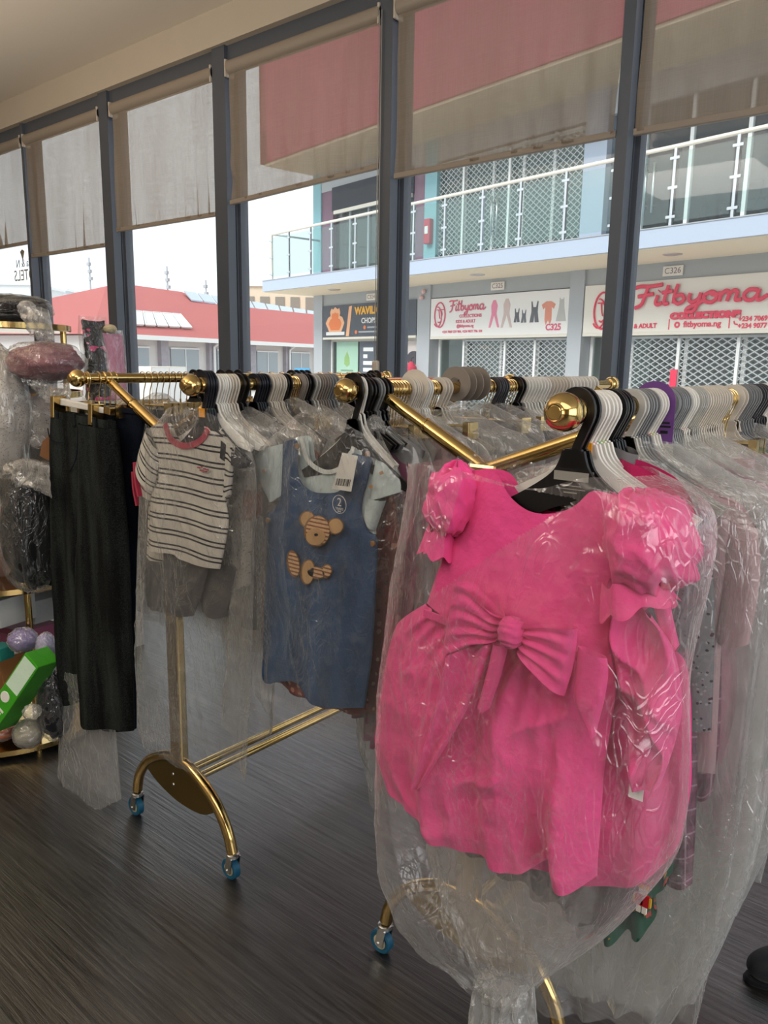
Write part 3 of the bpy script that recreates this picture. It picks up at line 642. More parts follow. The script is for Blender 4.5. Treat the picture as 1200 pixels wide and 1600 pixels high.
# ------------------------------------------------------------------ hero garments on the nearest rail
def crop(pts, ox, oy, s): return [(ox+x/s, oy+y/s) for x, y in pts]
def gathers(n, amp, seed, v0=0.0, p=0.8, sharp=0.6):
    """folds that run down the cloth from a gathered top edge"""
    def f(u, v, x, z):
        w = u+0.05*(vnoise(u*5, v*2.5, seed)-.5)+0.02*np.sin(v*4+seed)
        k = np.sin(2*math.pi*n*w+seed)+0.45*np.sin(2*math.pi*n*2.3*w+1.7*seed)*(1-v)
        k = np.sign(k)*np.abs(k)**sharp
        am = amp*(0.35+0.65*np.clip((v-v0)/(1-v0+1e-6), 0, 1)**p)*(0.4+1.2*vnoise(u*4+seed, v*1.5, seed+3))
        return k*am+0.006*(crinkle(x, z, seed+9, 10)-.4)
    return f
def wrinkles(amp=0.006, seed=1, s=9):
    return lambda u, v, x, z: amp*(2*crinkle(x, z, seed, s)-.9)+amp*1.2*(vnoise(x*7, z*5, seed+4)-.5)*2

def pink_folds(u, v, x, z):
    top = np.exp(-v*3.2)*.0055*np.sin(2*math.pi*13*(u+.02*np.sin(v*5)))*(.5+vnoise(u*6, v*2, 2))
    w = u+.05*(vnoise(u*4, v*2.2, 4)-.5)
    soft = .010*np.clip(v+.15, 0, 1)*np.sin(2*math.pi*3.2*w+.9)+.005*np.clip(v, 0, 1)*np.sin(2*math.pi*7.1*w)
    deep = .020*np.clip(v*1.2-.2, 0, 1)*np.exp(-((u-.90+.10*(1-v))/.06)**2)-.018*np.clip(v-.1, 0, 1)*np.exp(-((u-.78+.12*(1-v))/.05)**2)
    return top+soft+deep+.010*(crinkle(x, z, 13, 9)-.4)+.011*(ridge(u*3.2-v*1.2, v*4.2+u*1.4, 5)**2-.35)
def pink_dress(Y, label, front):
    root = thing('dress', label, 'dress', (XC, Y, RZ), group='hot pink bow dresses')
    S = lambda pts, o=0.0: xz(crop(pts, 560, 700, 2.143), Y+o, (XC, 0, RZ))
    dx = 0.0
    neck = S([(372, 80), (430, 70), (482, 88), (520, 150), (570, 195), (625, 215), (690, 210), (745, 185), (792, 142), (850, 150), (905, 175)])
    bl = S([(372, 80), (366, 180), (352, 260), (300, 330), (262, 420), (228, 520)])
    br = S([(905, 175), (900, 260), (880, 400), (860, 520), (850, 600), (850, 690)])
    waist = S([(228, 520), (420, 590), (640, 648), (850, 690)])
    cloth('bodice', neck, waist, bl, br, M['pink'], root, 60, 40, thick=lambda u, v: .018+.014*v, back=.012, fold=wrinkles(.0035, 3, 8))
    sl = S([(228, 520), (150, 570), (118, 620), (88, 760), (68, 900), (66, 1000), (100, 1105)])
    sr = S([(850, 690), (862, 760), (862, 830), (845, 940), (825, 1080), (815, 1250), (803, 1428)])
    hem = S([(100, 1105), (150, 1160), (205, 1190), (300, 1272), (420, 1330), (560, 1380), (640, 1372), (675, 1388), (705, 1430), (750, 1446), (803, 1428)])
    if not front:
        sr = S([(850, 690), (960, 650), (1060, 690), (1088, 800), (1092, 1000), (1088, 1150), (1050, 1325)])
        hem = S([(100, 1105), (150, 1160), (205, 1190), (300, 1272), (420, 1330), (560, 1372), (700, 1420), (830, 1440), (930, 1432), (1000, 1385), (1050, 1325)])
        br = None
    cloth('skirt', waist, hem, sl, sr, M['pink'], root, 150, 90, thick=lambda u, v: (.024+.026*np.sin(np.clip(v, 0, 1)*2.4))*(1 if front else .5), back=.012, fold=pink_folds if front else gathers(6, .009, 8, p=.7, sharp=1))
    # piping along the waist
    w3 = [(p[0], -.036, p[1]) for p in resample(waist, 30)]
    MB().ribbon(w3[2:-2], .012, .003).build('waist_seam', M['pink'], root)
    # puff sleeves gathered into a frill
    def puff(cx, cy, rx, rz, ry, tilt, seed, dy=0):
        c = S([(cx, cy)], dy-.02)[0]
        def d(th, ph):
            lat = ph/math.pi
            return .14*(vnoise(th*1.3, ph*2, seed)-.5)*2 + .05*np.sin(th*9+5*vnoise(th, ph*3, seed))*np.clip(lat-.45, 0, 1)*1.6 + .22*(ridge(th*1.1+lat*2.2, lat*3.0-th*.7, seed+2)**2-.35) + .15*(ridge(th*2.1-lat*3.2, lat*4.5+th*.9, seed+6)**2-.35) + .05*np.sin(th*7+seed)*np.clip(.35-lat, 0, 1)*3
        s = blob('sleeve', (c[0], dy, c[1]), (rx, ry, rz), M['pink'], root, 72, 48, d, rot=('Y', tilt))
        return s, c
    sL, cL = puff(292, 172, .036, .050, .042, .10, 11, -.012)
    sR, cR = puff(950, 325, .052, .058, .046, -.35, 23, -.022)
    def frill(c, r, tilt, seed, dy, parent):
        t = np.linspace(0, 2*math.pi, 90); rows = []
        for k, (rr, h) in enumerate(((.72, .012), (.86, -.004), (1.0, -.020), (1.1, -.030))):
            wob = .92+.05*np.sin(t*6+seed+.6*np.sin(t*3))*k/3+.07*np.sin(t*5+2*seed)*k/3
            rows.append(np.stack([np.cos(t)*r*rr*wob, np.sin(t)*r*.75*rr*wob+dy, h+.005*np.sin(t*6+seed+k)], -1))
        V = np.array(rows) @ np.array(Matrix.Rotation(tilt, 3, 'Y')).T+np.array([c[0], 0, c[1]])
        return grid_mesh('cuff_frill', V, None, False, M['pink'], parent)
    a = S([(285, 290)])[0]; frill(a, .032, .15, 3, -.012, sL)
    a = S([(930, 455)])[0]; frill(a, .050, -.45, 5, -.022, sR)
    if front:
        bow = cloth('bow', S([(490, 566), (420, 505), (370, 460), (322, 452)], -.064), S([(462, 648), (400, 650), (340, 672), (282, 690)], -.064), S([(490, 566), (476, 605), (462, 648)], -.064), S([(322, 452), (300, 570), (282, 690)], -.064),
                    M['pink'], root, 60, 34, thick=.014, y=-.064, sq=6, fold=lambda u, v, x, z: .0035*np.sin(v*26+2*np.sin(u*3))*(1.15-.85*u)+.0015*np.sin(v*47)*(1.1-u))
        bow['label'] = 'broad upper loop of the bow'
        b2 = cloth('bow_loop', S([(540, 592), (640, 594), (735, 604)], -.066), S([(530, 660), (600, 740), (690, 830)], -.066), S([(540, 592), (545, 625), (530, 660)], -.066), S([(735, 604), (722, 720), (690, 830)], -.066),
                   M['pink'], bow, 60, 34, thick=.014, y=-.066, sq=6, fold=lambda u, v, x, z: .0035*np.sin(v*24+1+2*np.sin(u*3))*(1.15-.85*u)+.0015*np.sin(v*44)*(1.1-u))
        kc = S([(505, 620)], -.085)[0]
        blob('knot', (kc[0], -.080, kc[1]), (.0175, .017, .0215), M['pink'], bow, 32, 24, lambda th, ph: .07*np.sin(ph*14+np.sin(th*3)), power=.8)
        cloth('bow_tail', S([(300, 692), (380, 664), (452, 652)], -.066), S([(186, 1128), (194, 1142), (206, 1138)], -.066), S([(300, 692), (275, 800), (235, 960), (186, 1128)], -.066), S([(452, 652), (405, 790), (330, 940), (206, 1138)], -.066),
              M['pink'], bow, 30, 50, thick=.008, y=-.066, fold=lambda u, v, x, z: .010*np.sin(u*7+.6)*(1-.5*v))
        cloth('bow_tail', S([(452, 655), (480, 660), (502, 664)], -.070), S([(400, 862), (420, 882), (438, 872)], -.070), S([(452, 655), (428, 760), (400, 862)], -.070), S([(502, 664), (478, 760), (438, 872)], -.070),
              M['pink'], bow, 16, 24, thick=.007, y=-.070)
        cloth('sash_end', S([(735, 662), (790, 690), (832, 704)], -.062), S([(782, 968), (786, 975), (790, 968)], -.062), S([(735, 662), (722, 800), (725, 860), (782, 968)], -.062), S([(832, 704), (836, 760), (820, 860), (790, 968)], -.062),
              M['pink'], bow, 18, 30, thick=.008, y=-.062, fold=wrinkles(.003, 4))
    else:
        t = cloth('sash', S([(832, 520), (900, 500), (960, 560)], -.055), S([(900, 1130), (950, 1128), (990, 1118)], -.055), S([(832, 520), (835, 660), (868, 860), (880, 960), (900, 1130)], -.055), S([(960, 560), (1040, 680), (1060, 860), (1030, 1000), (990, 1118)], -.055),
                  M['pink'], root, 40, 60, thick=.012, y=-.058, fold=lambda u, v, x, z: .014*np.sin(u*6+v*7)*np.sin(v*3.1)+.022*(ridge(u*1.6+v*2.2, v*3.4-u*1.5, 6)**2-.35))
        c = S([(915, 1142)], -.055)[0]; MB().box(c[0]-.012, c[0]+.008, -.060, -.0585, c[1]-.010, c[1]+.008).build('care_label', M['white_plastic'], t, smooth=False)
        cloth('side_drape', S([(948, 470), (985, 460), (1003, 470)], -.055), S([(1000, 660), (1020, 690), (1040, 660)], -.055), S([(948, 470), (960, 560), (1000, 660)], -.055), S([(1003, 470), (1016, 560), (1040, 660)], -.055), M['pink'], root, 14, 24, thick=.01, y=-.045, fold=wrinkles(.005, 8))
    return root
YP1 = HANG['C'][0].location.y; YP2 = YP1+.055
d1 = pink_dress(YP1, 'hot pink dress with big bow and puff sleeves, front one, nearest the brass ball', True)
d2 = pink_dress(YP2, 'second hot pink dress tucked behind the front bow dress, sash and white care label showing', False)
d2.location.x += .010
# front hangers carry a grey sticker and sit in the pink necklines
for i, h in enumerate(HANG['C'][:2]):
    h.scale = (.98, 1.3, 1.15); h.rotation_euler = (0, 0, .02)
    MB().box(-.026, .026, -.0034, -.0027, -.083, -.072).build('paper_sticker', M['sticker'], h, smooth=False)
    MB().box(-.016, .016, -.0033, -.0026, -.0895, -.0885).box(-.022, .022, -.0033, -.0026, -.0935, -.0925).box(-.010, .010, -.0033, -.0026, -.098, -.0965).build('moulded_lettering', M['sticker'], h, smooth=False)
HANG['C'][1].location.y = YP1+.012
HANG['C'][0].location.y = YP1-.004

# the knotted cover over both pink dresses
def cover(name, pts_l, pts_r, top, bottom, Y, X0, label, group, m, root_z=RZ, thick=.06, back=.05, nu=90, nv=130, seed=1, amp=.012, pleat=0.0, drop=None, s=12, sq=3):
    root = thing(name, label, 'garment cover', (X0, Y, root_z), group=group)
    S = lambda pts: xz(pts, Y, (X0, 0, root_z))
    def fold(u, v, x, z):
        return amp*(2*crinkle(x, z*.8, seed, s)-1)+amp*1.4*(vnoise(x*5, z*3.5, seed+7)-.5)+pleat*np.clip((v-.72)/.28, 0, 1)*np.sin(u*55+8*vnoise(u*6, v*3, seed))*.5
    o = cloth('film', S(top), S(bottom), S(pts_l), S(pts_r), m, root, nu, nv, thick=thick, back=back, fold=fold, sq=sq, drop=drop)
    return root, o
Sx = lambda p: xz([p], YP1, (XC, 0, RZ))[0]
cL = [(652, 724), (644, 800), (624, 900), (606, 1050), (602, 1180), (606, 1290), (630, 1390), (668, 1450), (716, 1500), (744, 1530)]
cR = [(1030, 742), (1112, 792), (1114, 890), (1080, 1050), (1078, 1200), (1064, 1320), (1010, 1400), (940, 1470), (868, 1515), (832, 1540)]
cT = [(652, 724), (704, 716), (770, 726), (830, 742), (890, 752), (960, 736), (1030, 742)]
cB = [(744, 1530), (775, 1546), (805, 1550), (832, 1540)]
tri = [Sx(p) for p in ((778, 738), (742, 905), (952, 766))]
def in_tri(c):
    x, y, z = c.T
    def sgn(a, b): return (x-b[0])*(a[1]-b[1])-(a[0]-b[0])*(z-b[1])
    s1, s2, s3 = sgn(tri[0], tri[1]), sgn(tri[1], tri[2]), sgn(tri[2], tri[0])
    return (((s1 < 0) & (s2 < 0) & (s3 < 0)) | ((s1 > 0) & (s2 > 0) & (s3 > 0))) & (y < 0)
def thk(u, v): return .112*np.clip(1-np.clip((v-.70)/.30, 0, 1)**1.3*.75, 0, 1)*(.82+.18*np.clip(v/.12, 0, 1))
hero, hf = cover('garment_bag', cL, cR, cT, cB, YP1, XC, 'large clear plastic cover knotted at the bottom over the two pink bow dresses', None, M['bag_front'], thick=thk, back=lambda u, v: .085*np.clip(1-np.clip((v-.70)/.30, 0, 1)**1.3*.75, 0, 1), nu=170, nv=260, seed=5, amp=.0065, pleat=.016, drop=in_tri, s=15, sq=7)
kb = Sx((788, 1560))
tail_l = [Sx(p) for p in ((745, 1525), (738, 1560), (736, 1600), (728, 1650))]; tail_r = [Sx(p) for p in ((832, 1530), (838, 1565), (842, 1610), (850, 1660))]
cloth('knotted_tail', [tail_l[0], Sx((788, 1535)), tail_r[0]], [tail_l[-1], Sx((790, 1668)), tail_r[-1]], tail_l, tail_r, M['bag_milky'], hero, 60, 50, thick=.034, y=-.004,
      fold=lambda u, v, x, z: .010*np.sin(u*34+5*vnoise(u*5, v*4, 3))+.012*(crinkle(x, z, 4, 30)-.4))
blob('knot', (kb[0], -.012, kb[1]+.024), (.040, .032, .022), M['bag_milky'], hero, 60, 36, lambda th, ph: .22*(ridge(th*2.6, ph*4, 3)-.5)+.10*np.sin(th*16))

# garments under and behind the pink pair
GC = {}
def fabric(h, rough=.85, bump=(45, .3, .006), sheen=.1, var=.08):
    if h not in GC: GC[h] = pbr('cloth_'+h[1:], h, rough, bump=bump, var=var, sheen=sheen, spec=.15)
    return GC[h]
M['green_print'] = cloth_pattern('green_festive_print', '#14503c', 'dots', ['#b88a34', '#b0443a'], scale=.8)
M['plaid'] = cloth_pattern('mauve_plaid', '#7d5266', 'plaid', ['#4f3242', '#a58796'], scale=.7)
M['grey_print'] = cloth_pattern('grey_speckle_print', '#7d7d80', 'dots', ['#38383c', '#9a9a9c'], scale=.35)
def traced(name, label, cat, rail, Y, parts, group=None):
    X = RAILS[rail][0]; root = thing(name, label, cat, (X, Y, RZ), group=group)
    for pn, m, t, b, l, r, kw in parts:
        S = lambda pts: xz(pts, Y, (X, 0, RZ))
        cloth(pn, S(t), S(b), S(l), S(r), m, root, **kw)
    return root
K = dict(nu=36, nv=50, thick=.018, back=.012)
Y3 = YP1+.105
traced('dress', 'dark charcoal dress hidden behind the pink dresses, its hem showing below them', 'dress', 'C', Y3, [
    ('skirt', fabric('#3b3d3c'), [(700, 1100), (850, 1160), (1000, 1220)], [(700, 1300), (780, 1350), (860, 1400), (930, 1440), (1000, 1400)], [(700, 1100), (690, 1200), (700, 1300)], [(1000, 1220), (1010, 1320), (1000, 1400)], dict(K, fold=gathers(6, .012, 2))),
    ('bodice', fabric('#3b3d3c'), [(780, 770), (850, 800), (950, 790)], [(700, 1105), (850, 1165), (1000, 1225)], [(780, 770), (740, 900), (700, 1105)], [(950, 790), (990, 950), (1000, 1225)], dict(K))])
cover('garment_bag', [(690, 1120), (672, 1250), (668, 1340), (700, 1420), (742, 1500)], [(950, 1120), (985, 1250), (972, 1350), (940, 1430), (880, 1505)], [(690, 1120), (850, 1110), (950, 1120)], [(742, 1500), (800, 1520), (850, 1522), (880, 1505)],
      Y3, XC, 'milky gathered cover lower end below the dark charcoal dress', None, M['bag_milky'], thick=.05, back=.04, nu=80, nv=70, seed=61, amp=.010, pleat=.012)
gd = traced('dress', 'green festive print dress with a toy soldier motif below the pink skirts', 'dress', 'C', YP1+.145, [
    ('skirt', M['green_print'], [(860, 1000), (960, 1030), (1050, 1080)], [(880, 1440), (930, 1458), (965, 1462), (985, 1448), (1005, 1456), (1018, 1440), (1022, 1400), (1035, 1392), (1052, 1360)], [(860, 1000), (870, 1200), (880, 1440)], [(1050, 1080), (1058, 1200), (1052, 1360)], dict(K, nu=50, fold=gathers(5, .014, 3))),
    ('bodice', M['green_print'], [(820, 760), (880, 790), (960, 780)], [(860, 1005), (960, 1035), (1050, 1085)], [(820, 760), (840, 900), (860, 1005)], [(960, 780), (1020, 900), (1050, 1085)], dict(K))])
c = xz([(1022, 1378)], YP1+.145, (XC, 0, RZ))[0]; mb = MB()
for x0, x1, z0, z1, mi in ((-.008, .008, .016, .024, 1), (-.006, .006, .006, .016, 3), (-.011, .011, -.014, .006, 0), (-.008, -.001, -.026, -.014, 3), (.001, .008, -.026, -.014, 3), (-.0015, .0015, -.012, .004, 2), (-.014, -.011, -.012, .003, 1), (.011, .014, -.012, .003, 1), (-.009, .009, .0235, .027, 0)):
    mb.box(c[0]+x0, c[0]+x1, -.050, -.046, c[1]+z0, c[1]+z1, mi)
mb.build('soldier_print', [fabric('#c3202a'), fabric('#e0b030'), fabric('#1a1a1a'), fabric('#efe6da')], gd, smooth=False)
traced('trousers', 'mauve plaid trousers hanging beside the pink skirts', 'trousers', 'C', YP1+.185, [
    ('leg', M['plaid'], [(985, 980), (1040, 1000), (1085, 1020)], [(1040, 1372), (1065, 1382), (1082, 1380)], [(985, 980), (1010, 1180), (1040, 1372)], [(1085, 1020), (1090, 1200), (1082, 1380)], dict(K)),
    ('leg', M['plaid'], [(1020, 970), (1070, 990), (1118, 1010)], [(1068, 1245), (1090, 1258), (1104, 1252)], [(1020, 970), (1045, 1120), (1068, 1245)], [(1118, 1010), (1116, 1150), (1104, 1252)], dict(K, y=.03))])
traced('cardigan', 'raspberry cardigan with grey collar lying over the white hangers', 'top', 'C', YP1+.125, [
    ('sleeve', fabric('#c42a63'), [(978, 712), (1015, 722), (1062, 748), (1092, 790)], [(960, 744), (1000, 765), (1050, 790), (1104, 806)], [(978, 712), (965, 728), (960, 744)], [(1092, 790), (1100, 798), (1104, 806)], dict(K, nv=20, thick=.03, y=-.02, fold=wrinkles(.005, 5))),
    ('collar', fabric('#6e6c6c'), [(956, 702), (968, 696), (985, 700), (1000, 710)], [(950, 738), (964, 744), (980, 742), (990, 738)], [(956, 702), (950, 718), (950, 738)], [(1000, 710), (998, 724), (990, 738)], dict(K, nv=20, thick=.026, y=-.006)),
    ('body', M['grey_print'], [(940, 745), (1020, 760), (1095, 800)], [(1000, 1120), (1060, 1140), (1105, 1150)], [(940, 745), (965, 900), (1000, 1120)], [(1095, 800), (1110, 950), (1105, 1150)], dict(K, y=.02))])
traced('dress', 'dusty rose dress in a milky cover beyond the plaid trousers', 'dress', 'C', YP1+.26, [
    ('bodice', fabric('#c98097'), [(930, 720), (1010, 735), (1110, 790)], [(1030, 960), (1090, 985), (1150, 1010)], [(930, 720), (990, 850), (1030, 960)], [(1110, 790), (1140, 880), (1150, 1010)], dict(K)),
    ('skirt', fabric('#c98097'), [(1030, 960), (1090, 985), (1150, 1010)], [(1010, 1165), (1080, 1190), (1130, 1190)], [(1030, 960), (1015, 1060), (1010, 1165)], [(1150, 1010), (1150, 1100), (1130, 1190)], dict(K, fold=gathers(5, .012, 6)))])
traced('dress', 'coral pink dress edge peeking out between milky covers', 'dress', 'C', YP1+.37, [
    ('body', fabric('#d8557c'), [(980, 720), (1060, 750), (1140, 800)], [(1080, 1060), (1120, 1080), (1150, 1040)], [(980, 720), (1040, 900), (1080, 1060)], [(1140, 800), (1158, 930), (1150, 1040)], dict(K, fold=gathers(5, .010, 9)))])

# ------------------------------------------------------------------ denim romper set on the second rail
M['denim'] = denim_mat('denim_romper_cloth', '#3c5475', .35); M['mint'] = fabric('#c9d6d6'); M['rust'] = cloth_pattern('rust_print', '#8d4038', 'dots', ['#c58873', '#5d2824'])
HB = HANG['B'][0]; YR = HB.location.y+.004; HB.scale = (1.0, 1.2, 1.35)
for h_ in HANG['B'][1:3]: h_.scale = (.7, 1, 1.1)
for h_ in HANG['B'][3:22]: h_.data = SLIM[h_['look']]
RC = lambda pts, o=0.0: xz(crop(pts, 380, 620, 3.077), YR+o, (XB, 0, RZ))
rom = thing('romper', 'denim sleeveless romper with teddy applique over a pale short sleeved top', 'romper', (XB, YR, RZ))
und = cloth('undershirt', RC([(205, 222), (312, 190), (340, 310), (400, 352), (470, 345), (540, 245), (648, 300)]), RC([(195, 560), (400, 640), (640, 660)]), RC([(205, 222), (195, 380), (195, 560)]), RC([(648, 300), (640, 480), (640, 660)]), M['mint'], rom, 40, 30, thick=.008, fold=wrinkles(.002, 2), y=.0)
und['label'] = 'pale mint undershirt'
for nm, t, b, l, r, sd in (('sleeve', [(62, 292), (130, 250), (212, 222)], [(140, 505), (175, 495), (205, 470)], [(62, 292), (80, 400), (140, 505)], [(212, 222), (210, 340), (205, 470)], 1),
                           ('sleeve', [(640, 296), (700, 320), (760, 400)], [(612, 500), (690, 480), (768, 455)], [(640, 296), (622, 400), (612, 500)], [(760, 400), (768, 425), (768, 455)], 2),
                           ('side_panel', [(600, 480), (640, 490), (690, 500)], [(592, 560), (620, 620), (640, 640)], [(600, 480), (592, 520), (592, 560)], [(690, 500), (665, 570), (640, 640)], 3)):
    cloth(nm, RC(t), RC(b), RC(l), RC(r), M['mint'], und, 24, 24, thick=.014, y=-.002, fold=wrinkles(.004, sd))
col = [(p[0], -.014, p[1]) for p in resample(RC([(300, 195), (330, 300), (400, 354), (470, 350), (530, 300), (552, 240)]), 30)]
MB().ribbon(col, .010, .004).build('collar', fabric('#dfe3df'), und)
for i, q in enumerate(((135, 352), (70, 330), (650, 425), (120, 420), (700, 360))):
    c = RC([q])[0]; MB().plate([(c[0]-.006, c[1]), (c[0]+.002, c[1]+.005), (c[0]+.007, c[1]-.001), (c[0]-.002, c[1]-.005)], -.026, -.0245).build('printed_motif', fabric('#b98a5a'), und, smooth=False)
body = cloth('denim_body', RC([(208, 216), (250, 207), (296, 205), (302, 300), (318, 395), (370, 445), (430, 455), (500, 448), (542, 400), (552, 300), (560, 268), (600, 278), (640, 292)]),
      RC([(110, 1272), (170, 1350), (240, 1345), (310, 1355), (390, 1435), (480, 1465), (600, 1488)]), RC([(208, 216), (206, 330), (196, 470), (165, 540), (126, 572), (130, 750), (120, 1000), (110, 1272)]),
      RC([(640, 292), (618, 400), (594, 480), (590, 560), (625, 650), (662, 680), (656, 900), (640, 1200), (600, 1488)]), M['denim'], rom, 70, 90, thick=lambda u, v: .018+.016*v, y=-.012,
      fold=lambda u, v, x, z: .006*(crinkle(x, z, 5, 7)-.4)+.010*np.clip(v-.25, 0, 1)*np.sin(u*11+1.5*np.sin(v*3)))
body['label'] = 'denim body'
hem = [(p[0], -.047, p[1]+.012) for p in resample(RC([(112, 1276), (170, 1352), (240, 1347), (310, 1357), (390, 1437), (480, 1467), (596, 1488)]), 30)]
cloth('rust_lining', RC([(120, 1250), (350, 1320), (600, 1450)]), RC([(130, 1300), (230, 1400), (300, 1430), (400, 1470), (510, 1500), (600, 1505)]), RC([(120, 1250), (125, 1275), (130, 1300)]), RC([(600, 1450), (602, 1480), (600, 1505)]), M['rust'], rom, 30, 16, thick=.012, y=.0)
def applique(nm, pts, m, y0, th=.004, parent=body):
    return MB().plate([tuple(p) for p in RC(pts, y0)], y0-th, y0).build(nm, m, parent, smooth=False, bevel=.001)
def oval(cx, cy, rx, ry, tilt=0, n=28): return [(cx+rx*math.cos(t)*math.cos(tilt)-ry*math.sin(t)*math.sin(tilt), cy+rx*math.cos(t)*math.sin(tilt)+ry*math.sin(t)*math.cos(tilt)) for t in np.linspace(0, 2*math.pi, n, endpoint=False)]
def stripe_mat():
    m, t, out = nodes('striped_bear_cloth'); b = N(t, 'ShaderNodeBsdfPrincipled'); b.inputs['Roughness'].default_value = .9; t.links.new(b.outputs[0], out.inputs[0])
    co = N(t, 'ShaderNodeTexCoord'); w = N(t, 'ShaderNodeTexWave', bands_direction='Z'); w.inputs['Scale'].default_value = 34; w.inputs['Distortion'].default_value = .6; t.links.new(co.outputs['Object'], w.inputs['Vector'])
    r = N(t, 'ShaderNodeValToRGB'); r.color_ramp.elements[0].color = lin('#8c5236'); r.color_ramp.elements[0].position = .30; r.color_ramp.elements[1].color = lin('#d8b184'); r.color_ramp.elements[1].position = .42
    t.links.new(w.outputs[0], r.inputs[0]); t.links.new(r.outputs[0], b.inputs['Base Color']); return m
M['bear'] = stripe_mat(); M['tan'] = fabric('#c79f6d'); M['tan_edge'] = fabric('#8a6238')
RY = -.043
for (cx, cy, rx, ry, tl) in ((310, 588, 36, 40, 0), (446, 622, 40, 40, 0)):
    e_ = applique('bear_ear', oval(cx, cy, rx, ry), M['tan_edge'], RY, .004); applique('inner_ear', oval(cx, cy, rx-5, ry-5), M['tan'], RY-.004, .002, e_)
h_ = applique('bear_face', oval(360, 645, 62, 76), M['tan_edge'], RY-.002, .005); applique('striped_cheek', oval(360, 645, 57, 71), M['bear'], RY-.007, .002, h_); applique('muzzle', oval(350, 672, 46, 42), M['tan'], RY-.009, .002, h_)
applique('nose', oval(352, 663, 9, 7), fabric('#161312'), RY-.011, .002, h_)
for (cx, cy, rx, ry, tl) in ((245, 802, 30, 66, -.18), (352, 846, 48, 30, .15), (404, 838, 26, 34, .1), (314, 842, 34, 62, .08)):
    p_ = applique('bear_paw', oval(cx, cy, rx, ry, tl), M['tan_edge'], RY, .004); applique('paw_cloth', oval(cx, cy, rx-5, ry-5, tl), M['bear'] if rx != 34 else M['tan'], RY-.004, .002, p_)
for q in ((255, 238), (594, 276), (126, 592), (632, 705)):
    c = RC([q], -.035)[0]; MB().lathe([(.0005, -.005), (.0055, -.005), (.007, -.003), (.006, 0)], (c[0], -.038 if q[1] > 400 else -.030, c[1]), 'y', 16).build('button', fabric('#8a6a48', .4), body)
tagp = RC([(478, 268), (552, 285), (520, 456), (428, 442)], -.051)
tg = MB().plate([tuple(p) for p in tagp], -.052, -.051).build('price_tag', M['white_plastic'], rom, smooth=False)
bars = MB(); a0, a1, a2 = [np.array(p) for p in RC([(444, 425), (512, 432), (452, 392)], -.052)]
for k, w in enumerate((2, 1, 3, 1, 2, 2, 1, 3, 1, 1, 2, 3, 1, 2)):
    t0 = k/14; t1 = t0+w*.018; p0 = a0+(a1-a0)*t0; p1 = a0+(a1-a0)*t1; d = a2-a0
    bars.plate([tuple(p0), tuple(p1), tuple(p1+d), tuple(p0+d)], -.0525, -.052)
bars.build('barcode', M['black_plastic'], tg, smooth=False)
def text(name, body_, size, m, parent, loc, rot=(math.pi/2, 0, 0), ext=.0006, sx=1.0, align='CENTER', shear=0.0, offset=0.0, sy=1.0):
    cu = bpy.data.curves.new(name, 'FONT'); cu.body = body_; cu.size = size; cu.extrude = ext; cu.align_x = align; cu.align_y = 'CENTER'; cu.shear = shear; cu.offset = offset; cu.resolution_u = 3
    o = bpy.data.objects.new(name, cu); COL.objects.link(o); cu.materials.append(m); o.parent = parent; o.location = loc; o.rotation_euler = rot; o.scale = (sx, sy, 1)
    dg = bpy.context.evaluated_depsgraph_get(); me = bpy.data.meshes.new_from_object(o.evaluated_get(dg)); me.name = name
    n = bpy.data.objects.new(name, me); COL.objects.link(n); n.parent = parent; n.location = loc; n.rotation_euler = rot; n.scale = (sx, sy, 1)
    if not me.materials: me.materials.append(m)
    bpy.data.objects.remove(o); n.name = name; return n
c = RC([(463, 517)], -.058)[0]
st = MB().lathe([(.0195, -.0012), (.0205, -.0012), (.0205, 0), (.0195, 0), (.0195, -.0012)], (c[0], -.058, c[1]), 'y', 36).build('size_sticker', M['white_plastic'], rom)
text('size_number', '2', .026, M['white_plastic'], st, (c[0], -.0585, c[1]+.004), ext=.0004); text('size_words', 'YEARS', .008, M['white_plastic'], st, (c[0], -.0585, c[1]-.010), ext=.0003); text('size_words', 'ANS', .006, M['white_plastic'], st, (c[0], -.0585, c[1]-.0155), ext=.0003)
c = RC([(425, 312)])[0]; text('neck_print', 'AGE 2', .007, fabric('#6d7276'), und, (c[0], -.0125, c[1]), ext=.0003)
cover('garment_bag', [(462, 655), (395, 720), (398, 850), (402, 1000), (392, 1060), (412, 1088)], [(600, 690), (634, 770), (632, 900), (618, 1050), (610, 1130), (596, 1162)], [(462, 655), (505, 640), (530, 634), (560, 652), (600, 690)], [(412, 1088), (460, 1118), (520, 1138), (596, 1162)],
      YR, XB, 'clear plastic cover over the denim teddy romper', None, M['bag_front'], thick=.062, back=.03, nu=100, nv=130, seed=31, amp=.008)
traced('romper', 'rust red printed romper right behind the denim teddy one', 'romper', 'B', YR+.045, [
    ('body', M['rust'], [(470, 690), (530, 730), (600, 720)], [(430, 1062), (500, 1096), (560, 1112), (610, 1112)], [(470, 690), (415, 800), (410, 1000), (430, 1062)], [(600, 720), (628, 850), (625, 1000), (610, 1112)], dict(K, fold=gathers(4, .008, 2)))])
traced('dress', 'plum velvet dress showing as a dark strip behind the denim romper', 'dress', 'B', YR+.085, [
    ('body', fabric('#7c1750'), [(560, 690), (610, 700), (640, 730)], [(540, 1105), (590, 1128), (608, 1130)], [(560, 690), (545, 900), (540, 1105)], [(640, 730), (650, 850), (640, 1000), (608, 1130)], dict(K, fold=gathers(4, .010, 5)))])
